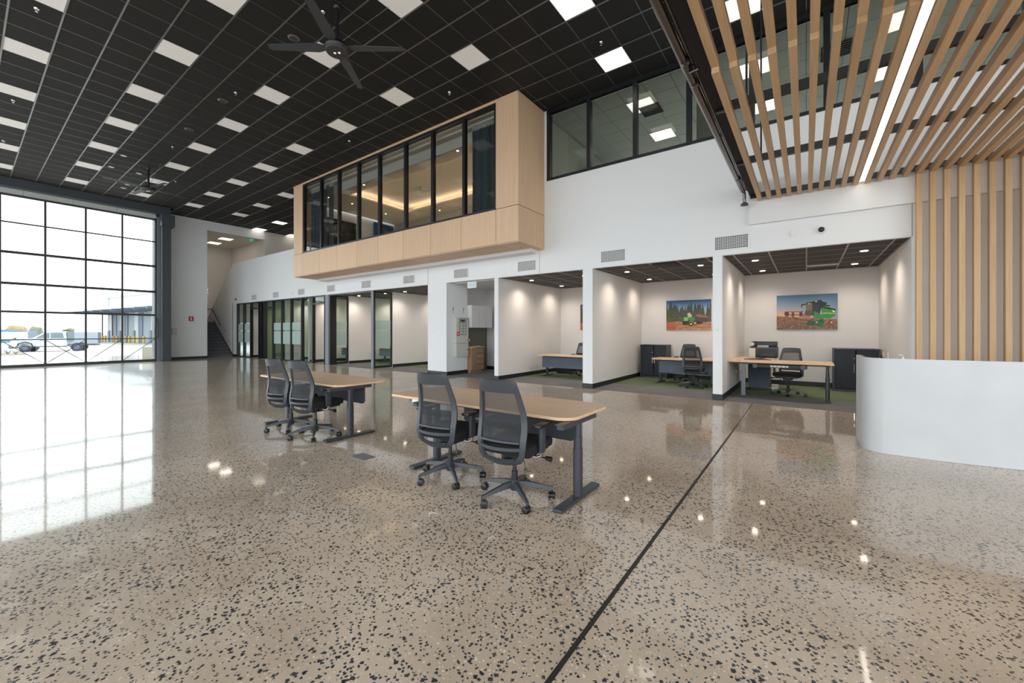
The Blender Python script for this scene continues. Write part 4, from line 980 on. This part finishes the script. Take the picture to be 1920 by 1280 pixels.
for x in (-.9, -.05): MB().lathe([(.05, 0), (.05, .02)], (0, 0, 0), 14, Matrix.Translation((x, 10.25, H - .07)) @ Matrix.Rotation(PI / 2, 4, 'X')).build('cable_coil', M['desk_metal'], t)
MB().box(-1.28, -1.18, 10.4, 10.45, H + .026, H + .029).build('cable_grommet', M['bar'], t)
t = thing('monitor_arm', 'black folded monitor arm lying on the printer office desk', 'monitor arm', (-.9, 10.75, H + .026))
MB().tube([(-1.15, 10.62, H + .045), (-1.0, 10.66, H + .05), (-.82, 10.9, H + .06), (-.72, 11.0, H + .075)], [.014, .022, .018, .014], 8, flat=.6).build('upper_arm', M['plastic_k'], t, smooth=True)
MB().tube([(-.98, 10.7, H + .05), (-.78, 10.62, H + .055), (-.62, 10.62, H + .045)], [.018, .02, .013], 8, flat=.6).build('lower_arm', M['plastic_k'], t, smooth=True)
t = thing('drawer_pedestal', 'dark grey drawer pedestal under the printer office desk', 'pedestal', (-.94, 11.9, 0))
box(-1.17, -.72, 11.60, 12.15, .06, .70, .006).build('case', M['felt_b'], t); box(-1.13, -.76, 11.65, 12.1, .004, .06).build('plinth', M['plastic_k'], t)
box(-.72, -.712, 11.62, 12.13, .42, .69).build('drawer', M['cab_shell'], t); box(-.72, -.712, 11.62, 12.13, .08, .41).build('drawer', M['cab_shell'], t)
t = thing('printer', 'dark multifunction printer with pale front tray on the return desk', 'printer', (-.85, 11.95, H + .026)); B0 = H + .028
MB().box(-1.15, -.56, 11.72, 12.15, B0, B0 + .27, .02).build('body', M['cab_shell'], t, smooth=True)
MB().box(-1.12, -.57, 11.74, 12.15, B0 + .275, B0 + .40, .03).build('scanner_lid', M['plastic_k'], t, smooth=True)
MB().box(-1.16, -1.02, 11.70, 11.80, B0, B0 + .235, .008).build('pale_side_tray', M['cream'], t, smooth=True)
MB().box(-1.01, -.60, 11.69, 11.74, B0 + .02, B0 + .10, .008).build('paper_tray', M['plastic_k'], t, smooth=True)
MB().box(-.98, -.74, 11.66, 11.76, B0 + .25, B0 + .31, .01).build('control_panel', M['grey_label'], t, smooth=True)
MB().lathe([(.045, 0), (.045, .01)], (0, 0, 0), 18, Matrix.Translation((-1.09, 11.74, B0 + .335)) @ Matrix.Rotation(PI / 2, 4, 'X')).build('round_tray_mark', M['cream'], t)
for k in range(3): MB().tube([(-.98, 11.70, B0 + .12 + k * .03), (-.6, 11.70, B0 + .15 + k * .035)], .006, 6).build('tray_rail', M['plastic_k'], t)
t = thing('yellow_carton', 'small yellow edged box on the floor under the printer office desk', 'box', (-.62, 11.85, .004))
box(-.68, -.55, 11.75, 11.95, .004, .14).build('carton_body', M['cream'], t); box(-.68, -.545, 11.745, 11.955, .10, .125).build('yellow_band', M['yellow'], t)
# forest office desk
def side_desk(x0, x1, y0, y1, H, label, ret=None, legs=()):
    t = thing('office_desk', label, 'desk', ((x0 + x1) / 2, (y0 + y1) / 2, 0))
    MB().prism(rounded(x0, x1, y0, y1, (.06, 0, 0, .12)), H, H + .026).build('desk_top', M['oak_desk'], t, bevel=.003)
    for x, a, b_ in legs: desk_leg(t, x, a, b_, H)
    box(x0 + .2, x1 - .05, y0 + .06, y0 + .085, H - .36, H - .03).build('modesty_panel', M['felt_b'], t)
    box(x0 + .1, x1 - .1, y0 + .35, y0 + .42, H - .05, H - .01).build('cross_beam', M['desk_metal'], t)
    if ret: MB().prism(rounded(*ret, (0, 0, 0, .35)), H, H + .026).build('return_top', M['oak_desk'], t, bevel=.003)
    return t
side_desk(-3.52, -1.66, 11.46, 12.26, .665, 'oak desk with grey felt panel in the forest picture office', (-2.35, -1.64, 12.262, 13.1), ((-3.37, 11.5, 12.2), (-1.8, 11.6, 12.1)))
t = thing('drawer_pedestal', 'blue grey drawer pedestal at the end of the forest office desk', 'pedestal', (-1.85, 11.9, 0))
box(-2.02, -1.64, 11.64, 12.1, .06, .60, .006).build('case', M['felt_b'], t); box(-2.0, -1.66, 11.65, 12.05, .004, .06).build('plinth', M['plastic_k'], t)
side_desk(-7.05, -4.95, 10.98, 11.8, .665, 'oak desk with grey felt panel half hidden by the pillar', None, ((-6.93, 11.2, 11.78), (-5.1, 11.2, 11.78)))
t = thing('drawer_pedestal', 'low black drawer pedestal behind the half hidden desk', 'pedestal', (-6.2, 12.6, 0))
box(-7.05, -6.42, 12.2, 12.6, .05, .30, .006).build('case', M['plastic_k'], t); box(-7.0, -6.47, 12.25, 12.55, .004, .05).build('plinth', M['plastic_k'], t)
side_desk(-16.3, -14.2, 11.5, 12.3, .665, 'oak desk inside the middle glass bay', None, ((-16.15, 11.6, 12.2), (-14.4, 11.6, 12.2)))
side_desk(-18.45, -17.0, 10.9, 11.6, .665, 'oak desk behind the glass return past the grey post', None, ((-18.3, 11.0, 11.5), (-17.2, 11.0, 11.5)))
# tambour cabinets
def tambour(x0, x1, y0, y1, label, keyx=None):
    t = thing('tambour_cabinet', label, 'cabinet', ((x0 + x1) / 2, y0, 0)); xm = (x0 + x1) / 2; Z = 1.01
    box(x0, x0 + .03, y0, y1, .06, Z).build('side_panel', M['cab_shell'], t); box(x1 - .03, x1, y0, y1, .06, Z).build('side_panel', M['cab_shell'], t)
    box(x0 - .005, x1 + .005, y0 - .01, y1, Z, Z + .025).build('top_panel', M['cab_shell'], t); box(x0, x1, y0 + .01, y1, .004, .06).build('plinth', M['cab_shell'], t)
    box(x0 + .03, x1 - .03, y1 - .02, y1, .06, Z).build('back_panel', M['cab_shell'], t)
    for a, b_, s in ((x0 + .035, xm - .012, 1), (xm + .012, x1 - .035, -1)):
        d = box(a, b_, y0 + .035, y0 + .045, .075, Z - .01).build('shutter_door', M['tambour'], t)
        r = MB(); n_ = int((b_ - a) / .018)
        for q in range(n_): xx = a + (b_ - a) * (q + .5) / n_; r.tube([(xx, y0 + .034, .08), (xx, y0 + .034, Z - .012)], .007, 6)
        r.build('shutter_ribs', M['tambour'], d, kind='stuff')
        hx = b_ - .02 if s == 1 else a + .02
        box(hx - .008, hx + .008, y0 + .005, y0 + .03, .46, .66).build('handle', M['chrome'], d)
    MB().lathe([(.014, 0), (.014, .02)], (0, 0, 0), 12, Matrix.Translation((xm - .03, y0 + .03, .80)) @ Matrix.Rotation(PI / 2, 4, 'X')).build('lock', M['chrome'], t)
tambour(.535, 1.385, 12.55, 13.05, 'dark tambour door cabinet against the back of the printer office')
tambour(-4.23, -3.42, 12.68, 13.15, 'dark tambour door cabinet in the corner of the forest picture office')

# ================================================================== WALL PICTURES (vertex painted canvas prints)
def inpoly(x, y, P):
    c = False; n_ = len(P); j = n_ - 1
    for i in range(n_):
        if ((P[i][1] > y) != (P[j][1] > y)) and x < (P[j][0] - P[i][0]) * (y - P[i][1]) / (P[j][1] - P[i][1]) + P[i][0]: c = not c
        j = i
    return c
def canvas(name, x0, x1, z0, z1, y, paint, label, nu=250, nv=146):
    t = thing(name, label, 'picture', ((x0 + x1) / 2, y, z0))
    box(x0, x1, y - .028, y, z0, z1).build('stretcher', M['steel_dark'], t)
    me = bpy.data.meshes.new('printed_face'); vs_ = []; fs_ = []; cols = []
    for j in range(nv):
        for i in range(nu):
            a, b_ = i / nu, (i + 1) / nu; c, d = j / nv, (j + 1) / nv; k = len(vs_)
            for u, v in ((a, c), (b_, c), (b_, d), (a, d)): vs_.append((x0 + (x1 - x0) * u, y - .029, z0 + (z1 - z0) * v))
            fs_.append((k, k + 1, k + 2, k + 3)); cols.append(paint((a + b_) / 2, 1 - (c + d) / 2))
    off = W0[t.name]; me.from_pydata([tuple(Vector(v) - off) for v in vs_], [], fs_)
    ca = me.color_attributes.new('print', 'BYTE_COLOR', 'CORNER'); flat = []
    for c in cols: flat += list(c) * 4
    ca.data.foreach_set('color', flat)
    m = bpy.data.materials.new(name + '_print'); m.use_nodes = True; nt = m.node_tree; a = nt.nodes.new('ShaderNodeVertexColor'); a.layer_name = 'print'
    nt.links.new(a.outputs[0], nt.nodes['Principled BSDF'].inputs['Base Color']); nt.nodes['Principled BSDF'].inputs['Roughness'].default_value = .45
    me.materials.append(m); o = bpy.data.objects.new('printed_face', me); C.objects.link(o); o.parent = t
def mixc(a, b_, k): k = max(0, min(1, k)); return tuple(a[i] + (b_[i] - a[i]) * k for i in range(3)) + (1,)
rs = random.Random(3)
nz = [[rs.random() for _ in range(64)] for _ in range(64)]
def vn(x, y):
    xi, yi = int(math.floor(x)), int(math.floor(y)); fx, fy = x - xi, y - yi
    g_ = lambda a, b_: nz[a % 64][b_ % 64]
    return (g_(xi, yi) * (1 - fx) + g_(xi + 1, yi) * fx) * (1 - fy) + (g_(xi, yi + 1) * (1 - fx) + g_(xi + 1, yi + 1) * fx) * fy
H3 = [  # harvester print: u right, v down (0..1); drawn back to front
 ([(.50, .23), (.74, .16), (.76, .21), (.84, .25), (.82, .30), (.76, .28), (.90, .33), (.88, .36), (.78, .34), (.97, .43), (.97, .49), (.74, .42), (.72, .60), (.52, .60), (.48, .55), (.50, .40)], (22, 38, 22)),
 ([(.50, .24), (.60, .22), (.61, .58), (.47, .56), (.50, .42)], (96, 84, 50)),
 ([(.51, .27), (.60, .25), (.60, .45), (.50, .46)], (120, 110, 80)),
 ([(.60, .30), (.70, .30), (.72, .55), (.63, .55)], (50, 42, 48)),
 ([(.75, .39), (.97, .48), (.96, .62), (.88, .70), (.78, .68), (.75, .50)], (50, 140, 62)),
 ([(.63, .47), (.70, .53), (.78, .60), (.78, .72), (.61, .66)], (58, 140, 66)),
 ([(.77, .525), (.965, .545), (.965, .565), (.77, .55)], (200, 200, 50)),
 ([(.92, .46), (.96, .49), (.95, .52), (.92, .50)], (230, 240, 240)),
 ([(.55, .74), (.64, .76), (.78, .70), (.79, .86), (.72, .91), (.62, .88), (.48, .86)], (18, 88, 62)),
 ([(.62, .80), (.78, .78), (.78, .88), (.64, .88)], (30, 108, 56)),
 ([(.13, .52), (.16, .48), (.20, .48), (.22, .55), (.20, .62), (.15, .61)], (86, 40, 40)),
 ([(.26, .50), (.30, .50), (.31, .61), (.26, .61)], (92, 50, 46)), ([(.39, .50), (.44, .50), (.45, .62), (.39, .62)], (70, 40, 40)),
 ([(.14, .475), (.46, .475), (.46, .49), (.14, .49)], (90, 60, 56)), ([(.14, .56), (.60, .57), (.60, .60), (.14, .585)], (110, 56, 46)), ([(.42, .60), (.58, .60), (.56, .69), (.44, .69)], (190, 120, 92)),
 ([(.24, .60), (.27, .60), (.36, .70), (.60, .74), (.60, .76), (.34, .72)], (80, 60, 30)), ([(.42, .27), (.50, .26), (.50, .29), (.44, .31), (.43, .38), (.42, .38)], (50, 50, 40)),
 ([(.86, .76), (.90, .73), (.93, .77), (.93, .84), (.89, .86), (.86, .82)], (120, 60, 50)), ([(.89, .78), (.915, .77), (.92, .82), (.895, .83)], (225, 190, 150)), ([(.66, .78), (.69, .78), (.69, .81), (.66, .81)], (235, 225, 150)),
 ([(.54, .25), (.56, .25), (.56, .28), (.54, .28)], (255, 230, 170)), ([(.65, .20), (.68, .20), (.68, .22), (.65, .22)], (210, 230, 220))]
H3 = [(P, lin(*c)) for P, c in H3]
def paint_harvest(u, v):
    hz_ = .60 + .12 * u
    if v < hz_:
        c = mixc(lin(52, 112, 146), lin(150, 165, 185), v / .35) if v < .35 else mixc(lin(150, 165, 185), lin(236, 178, 120) if u < .4 else lin(190, 180, 185), (v - .35) / .25)
        if u > .75: c = mixc(c, lin(44, 96, 140), (u - .75) * 2)
    else:
        c = mixc(lin(150, 96, 78), lin(112, 88, 58), (v - hz_) * 3); k = vn(u * 60, v * 34 + u * 7); c = mixc(c, lin(84, 60, 48) if k < .5 else lin(196, 160, 116), abs(k - .5) * 1.2)
    for P, q in H3:
        if inpoly(u, v, P): c = q
    return c
trees_ = [(rs.random(), .10 + .30 * rs.random(), .022 + .025 * rs.random()) for _ in range(34)] + [(.10, .05, .07), (.18, .12, .06), (.57, .08, .045), (.52, .14, .05), (.66, .13, .06), (.72, .14, .05), (.77, .18, .05)]
F2 = [([(.66, .50), (.72, .48), (.92, .55), (.93, .60), (.78, .58), (.70, .56)], (150, 100, 84)), ([(.66, .56), (.92, .60), (.93, .78), (.68, .80)], (84, 56, 56)), ([(.49, .44), (.54, .42), (.59, .52), (.56, .60), (.49, .58)], (206, 196, 158)),
      ([(.40, .58), (.46, .56), (.51, .62), (.49, .70), (.41, .71)], (126, 190, 96)), ([(.52, .58), (.62, .56), (.65, .66), (.60, .70), (.53, .66)], (30, 150, 62)), ([(.37, .70), (.52, .70), (.52, .82), (.38, .84)], (26, 24, 30)), ([(.66, .70), (.80, .72), (.78, .80), (.68, .80)], (30, 26, 34))]
F2 = [(P, lin(*c)) for P, c in F2]
def circ(u, v, cx, cy, r): return (u - cx) ** 2 + ((v - cy) * .71) ** 2 < r * r
def paint_forest(u, v):
    c = mixc(lin(14, 78, 140), lin(170, 196, 220), (v - .05) / .40)
    if v > .42: c = mixc(lin(170, 190, 170), lin(90, 96, 60), (v - .42) * 5)
    for tx, top, wd in trees_:
        if v > top and abs(u - tx) < wd * (.15 + .95 * min(1, (v - top) / .35)) * (.75 + .5 * vn(u * 50, v * 40)) and v < .78: c = mixc(lin(38, 50, 40), lin(104, 104, 66), vn(u * 70 + tx * 9, v * 46) * min(1, v * 1.6))
    if v > .70 + .03 * vn(u * 12, 3):
        k = vn(u * 20, v * 50); c = mixc(lin(150, 84, 44), lin(206, 158, 116), k); 
        if u < .22: c = mixc(c, lin(176, 62, 24), .6)
    for P, q in F2:
        if inpoly(u, v, P): c = q
    for cx, cy, r, q in ((.56, .80, .055, (60, 46, 36)), (.65, .77, .05, (74, 56, 40)), (.565, .80, .022, (236, 206, 96)), (.655, .77, .022, (240, 208, 120)), (.85, .76, .016, (226, 200, 130)), (.905, .76, .014, (220, 190, 120)), (.46, .64, .022, (150, 200, 110))):
        if circ(u, v, cx, cy, r): c = lin(*q)
    return c
canvas('canvas_print', -.648, .650, 1.497, 2.42, BACK, paint_harvest, 'wide canvas print of a green combine harvester at dusk')
canvas('canvas_print', -3.567, -2.279, 1.49, 2.41, BACK, paint_forest, 'wide canvas print of a green forestry machine among pines')
canvas('canvas_print', -6.56, -5.30, 1.49, 2.41, BACK, lambda u, v: paint_forest((u * .6 + .1), v), 'canvas print half hidden behind the pillar', 100, 70)
# picture in the boardroom
t = thing('wall_picture', 'blue picture on the boardroom side wall', 'picture', (BX0 + .14, 12.5, 6.1))
box(BX0 + .10, BX0 + .13, 11.95, 13.1, 6.14, 6.80).build('canvas', mat('deep_blue_print', (.02, .10, .25), .5, vary=.8), t)
box(BX0 + .13, BX0 + .132, 12.55, 12.75, 6.2, 6.5).build('orange_patch', mat('orange_print', (.40, .22, .10), .5), t)

# floor box
t = thing('floor_box', 'square grey metal floor box lid between the two open desks', 'floor box', (-4.14, 2.75, 0))
MB().box(-.13, .13, -.085, .085, 0, .004).build('rim', M['steel_mid'], t, world=False); MB().box(-.118, .118, -.073, .073, .004, .006).build('lid', mat('floor_box_lid', (.20, .21, .21), .5), t, world=False)
# bottle geometry
MB().lathe([(.03, 0), (.032, .1), (.03, .3), (.012, .33), (.012, .36)], (1.02, 7.25, .75), 14).build('body', M['white_plastic'], pb, smooth=True)
MB().tube([(1.02, 7.25, 1.11), (1.02, 7.25, 1.14), (.98, 7.24, 1.145)], .006, 6).build('pump', M['white_plastic'], pb)

# ================================================================== OUTSIDE YARD
struct('ground', MB().prism([(-26.3, -.02), (-32, -.03), (-58, -.50), (-220, -.45), (-220, -2), (-26.3, -2)], -90, 90, 1), M['yard'], 'pale concrete yard outside the glazed door')
struct('ground_front', box(-26.3, 30, -60, -6.3, -.3, -.02), M['yard'], 'pale paving in front of the building')
GZ = -.5
# utility vehicle
ut = thing('pickup_truck', 'white single cab pickup truck with bare tray chassis in the yard', 'vehicle', (-59.0, 5.3, GZ), 0)
ang = math.atan2(7.01 - 3.66, -58.28 + 59.47)       # axis from front wheel to rear wheel
RM = Matrix.Translation((-59.47, 3.66, GZ)) @ Matrix.Rotation(ang, 4, 'Z') @ Matrix.Scale(1.06, 4)
def uput(b, name, m, parent=ut, **k):
    bmesh.ops.transform(b.b, matrix=RM, verts=b.b.verts); return b.build(name, M[m], parent, **k)
sideprof = [(-.85, .45), (-.92, .75), (-.85, 1.02), (-.3, 1.15), (.42, 1.22), (1.15, 1.75), (1.5, 1.84), (2.25, 1.84), (2.5, 1.78), (2.56, 1.15), (2.56, .45)]
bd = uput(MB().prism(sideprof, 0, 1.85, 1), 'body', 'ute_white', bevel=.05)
for y in (-.012, 1.862):
    uput(MB().prism([(.62, 1.22), (1.2, 1.66), (1.48, 1.72), (1.48, 1.22)], y - .01, y + .01, 1), 'side_window', 'ute_glass'); uput(MB().prism([(1.56, 1.22), (1.56, 1.72), (2.3, 1.72), (2.38, 1.22)], y - .01, y + .01, 1), 'side_window', 'ute_glass')
    uput(MB().box(.9, 1.1, y - .02, y + .02, 1.02, 1.05), 'door_handle', 'plastic_k'); uput(MB().box(-.2, 2.56, y - .02, y + .02, .42, .5), 'side_step', 'plastic_k')
uput(MB().prism([(.46, 1.24), (1.14, 1.74), (1.12, 1.76), (.42, 1.26)], .1, 1.75, 1), 'windscreen', 'ute_glass')
uput(MB().box(-.99, -.86, .05, 1.8, .3, .62, .03), 'bumper', 'steel_dark'); uput(MB().box(-.95, -.88, .12, .5, .72, .92), 'headlight', 'ute_glass')
uput(MB().box(2.6, 4.3, .35, .5, .52, .66), 'chassis_rail', 'steel_dark'); uput(MB().box(2.6, 4.3, 1.35, 1.5, .52, .66), 'chassis_rail', 'steel_dark')
for x in (2.8, 3.3, 3.9, 4.25): uput(MB().box(x, x + .08, .35, 1.5, .54, .64), 'cross_member', 'steel_dark')
uput(MB().box(2.7, 3.0, .1, .5, .35, .62), 'fuel_tank', 'steel_mid')
uput(MB().box(4.3, 4.42, .1, 1.75, .5, .62), 'tow_bar', 'steel_dark')
uput(MB().box(2.58, 2.64, .1, 1.75, .9, 1.86), 'headboard', 'steel_mid')
for y in (.25, .9, 1.6): uput(MB().box(1.2, 2.5, y - .02, y + .02, 1.9, 1.93), 'roof_rack_bar', 'plastic_k')
for x in (1.3, 2.4): uput(MB().box(x - .02, x + .02, .2, 1.65, 1.86, 1.9), 'roof_rack_bar', 'plastic_k')
for x in (0, 3.2):
    for y in (.0, 1.62):
        wh = uput(MB().tube([(x, y, .38), (x, y + .24, .38)], .385, 24), 'wheel', 'tyre', smooth=True); uput(MB().tube([(x, y - .012 if y < 1 else y + .23, .38), (x, y + .01 if y < 1 else y + .252, .38)], .23, 16), 'rim', 'rim', wh, smooth=True)
        if x == 0: uput(MB().tube([(x - .5, y - .02 + (.0 if y < 1 else .26), .42), (x - .36, y - .02 + (.0 if y < 1 else .26), .76), (x, y - .02 + (.0 if y < 1 else .26), .88), (x + .36, y - .02 + (.0 if y < 1 else .26), .76), (x + .5, y - .02 + (.0 if y < 1 else .26), .42)], .05, 6), 'wheel_arch', 'tyre')
# shed with canopy
sh = thing('warehouse', 'pale warehouse with loading bays and white canopy across the yard', 'building', (-92, 17, GZ))
ax = (Vector((-77.01, 19.5, 0)) - Vector((-107.75, 16.73, 0))); 
P0 = Vector((-107.75, 16.73, 0)); P1 = Vector((-66.0, 21.0, 0)); ux = (P1 - P0).normalized(); uy = Vector((-ux.y, ux.x, 0)); LN = (P1 - P0).length
SM = Matrix(((ux.x, uy.x, 0, P0.x), (ux.y, uy.y, 0, P0.y), (0, 0, 1, 0), (0, 0, 0, 1)))
def sput(b, name, m, parent=sh): bmesh.ops.transform(b.b, matrix=SM, verts=b.b.verts); return b.build(name, M[m], parent)
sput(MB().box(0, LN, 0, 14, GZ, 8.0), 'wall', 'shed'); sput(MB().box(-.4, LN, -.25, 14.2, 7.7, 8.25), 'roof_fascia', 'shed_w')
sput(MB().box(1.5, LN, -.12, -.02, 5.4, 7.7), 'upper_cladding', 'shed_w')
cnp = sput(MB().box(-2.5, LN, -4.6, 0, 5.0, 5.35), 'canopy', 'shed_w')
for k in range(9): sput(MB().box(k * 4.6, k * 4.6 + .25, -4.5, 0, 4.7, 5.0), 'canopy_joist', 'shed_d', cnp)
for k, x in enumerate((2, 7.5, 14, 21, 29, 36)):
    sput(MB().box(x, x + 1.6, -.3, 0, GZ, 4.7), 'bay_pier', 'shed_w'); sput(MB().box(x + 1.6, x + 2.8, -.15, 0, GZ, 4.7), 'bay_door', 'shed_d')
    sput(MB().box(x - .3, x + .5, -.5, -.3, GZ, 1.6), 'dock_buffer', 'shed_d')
for x in (.2, 5.4): sput(MB().tube([(x, -.8, GZ), (x, -.8, 5)], .10, 8), 'downpipe', 'brown_pipe')
for k, (x, y) in enumerate([(-106.96, 16.0), (-104.96, 16.0), (-103.04, 15.9), (-102.44, 16.2), (-98.21, 16.6), (-97.5, 16.9), (-93.59, 17.3), (-92.06, 17.5), (-90.0, 17.7), (-88.25, 17.9), (-86.0, 18.1)]):
    t = thing('bollard', f'yellow steel bollard before the warehouse, {ordinal(k)} from its far corner', 'bollard', (x, y - .6, GZ), 0, 'yellow bollards along the warehouse')
    MB().tube([(0, 0, 0), (0, 0, 1.15), (0, 0, 1.2)], [.17, .17, .1], 10).build('post', M['yellow'], t, world=False, smooth=True); MB().tube([(0, 0, 0), (0, 0, .05)], .25, 10).build('base_plate', M['shed_d'], t, world=False)
# background: low walls, trailers, trees
t = thing('trailer', 'long white trailer parked behind the pickup truck', 'trailer', (-99, 4.2, GZ))
MB().prism([(-104, 1.0), (-96.7, 6.2), (-97.6, 7.2), (-105, 2.2)], .1, 1.35).build('body', M['ute_white'], t); MB().prism([(-96.9, 6.2), (-96.7, 6.3), (-97.6, 7.3), (-97.8, 7.2)], .1, 1.6).build('end_gate', M['shed_d'], t)
for q in (.2, .8): MB().tube([(-104 + 7.3 * q, 1 + 5.2 * q, GZ + .5), (-104.1 + 7.3 * q, 1.1 + 5.2 * q, GZ + .5)], .5, 12).build('wheel', M['tyre'], t)
t = thing('covered_load', 'blue tarpaulin covered stack beyond the white trailer', 'tarpaulin', (-112, 4.7, 0))
MB().prism([(1.2, GZ), (1.2, 1.6), (2.6, 1.95), (4.6, 1.75), (6.9, 1.5), (6.9, GZ)], -113, -110, 0).build('cover', M['blue_tarp'], t)
struct('wall_yard', MB().prism([(-99.1, 9.4), (-93.7, 13.4), (-94, 13.8), (-99.4, 9.8)], GZ, 1.36), M['shed'], 'low pale yard wall behind the truck tray')
struct('wall_yard_far', MB().prism([(-160, 0), (-120, 24), (-120.3, 24.4), (-160.4, .4)], GZ, 1.1), M['shed_w'], 'low white boundary wall at the far side of the yard')
t = thing('mast', 'thin tall mast on the skyline behind the truck', 'mast', (-147, 16.5, GZ)); MB().tube([(0, 0, 0), (0, 0, 5.6)], .06, 6).build('pole', M['shed'], t, world=False); MB().box(-.5, .5, -.05, .05, 5.0, 5.06).build('crossarm', M['shed'], t, world=False)
def tree(x, y, r, h, m, label):
    t = thing('tree', label, 'tree', (x, y, GZ)); b = MB(); rr = random.Random(int(x * 10))
    for k in range(14):
        c = Vector((rr.uniform(-r, r) * .6, rr.uniform(-r, r) * .6, h * .62 + rr.uniform(-.2, .38) * h)); q = r * rr.uniform(.35, .55)
        bmesh.ops.create_icosphere(b.b, subdivisions=2, radius=q, matrix=Matrix.Translation(c))
    for v in b.b.verts: v.co += Vector((rr.uniform(-1, 1), rr.uniform(-1, 1), rr.uniform(-1, 1))) * .12
    b.build('crown', M[m], t, world=False); MB().tube([(0, 0, 0), (0, 0, h * .6)], [.2, .12], 8).build('trunk', M['soil'], t, world=False)
tree(-146, 4.0, 1.5, 2.6, 'orange_tree', 'rounded orange tinted tree at the edge behind the blue cover'); tree(-142, 7.9, 1.5, 2.9, 'orange_tree', 'tallest orange tinted tree behind the white trailer')
tree(-131.3, 9.6, 1.1, 2.5, 'tree', 'small green tree above the pickup truck bonnet'); tree(-160, 7.6, .9, 2.4, 'tree', 'low green tree between the orange trees'); tree(-172, 18.6, 1.5, 2.2, 'tree', 'tiny distant tree beyond the truck tray')
gb = thing('garden_bed', 'brown garden bed with low shrubs by the truck wheel', 'garden bed', (-49, 1.6, -.4))
MB().prism(rounded(-52, -46.5, -1.5, 3.0, (.6,) * 4), -.42, -.27).build('soil', M['soil'], gb)
for k in range(7):
    rr = random.Random(k); x, y = -49 + rr.uniform(-2, 2), .4 + k * .35; b = MB()
    for q in range(14):
        a = rr.uniform(0, 6.28); l = rr.uniform(.15, .4); b.tube([(x, y, -.28), (x + l * math.cos(a) * .6, y + l * math.sin(a) * .6, -.28 + l)], [.03, .008], 4)
    b.build('shrub', M['tree'], gb)
t = thing('utility_box', 'pale utility cabinet just outside the glazed door', 'utility box', (-28.9, 6.15, -.1))
box(-29.2, -28.6, 5.75, 6.5, -.05, .62, .02).build('case', M['cream'], t); box(-28.61, -28.59, 5.8, 6.45, .03, .55).build('door', M['cream'], t)
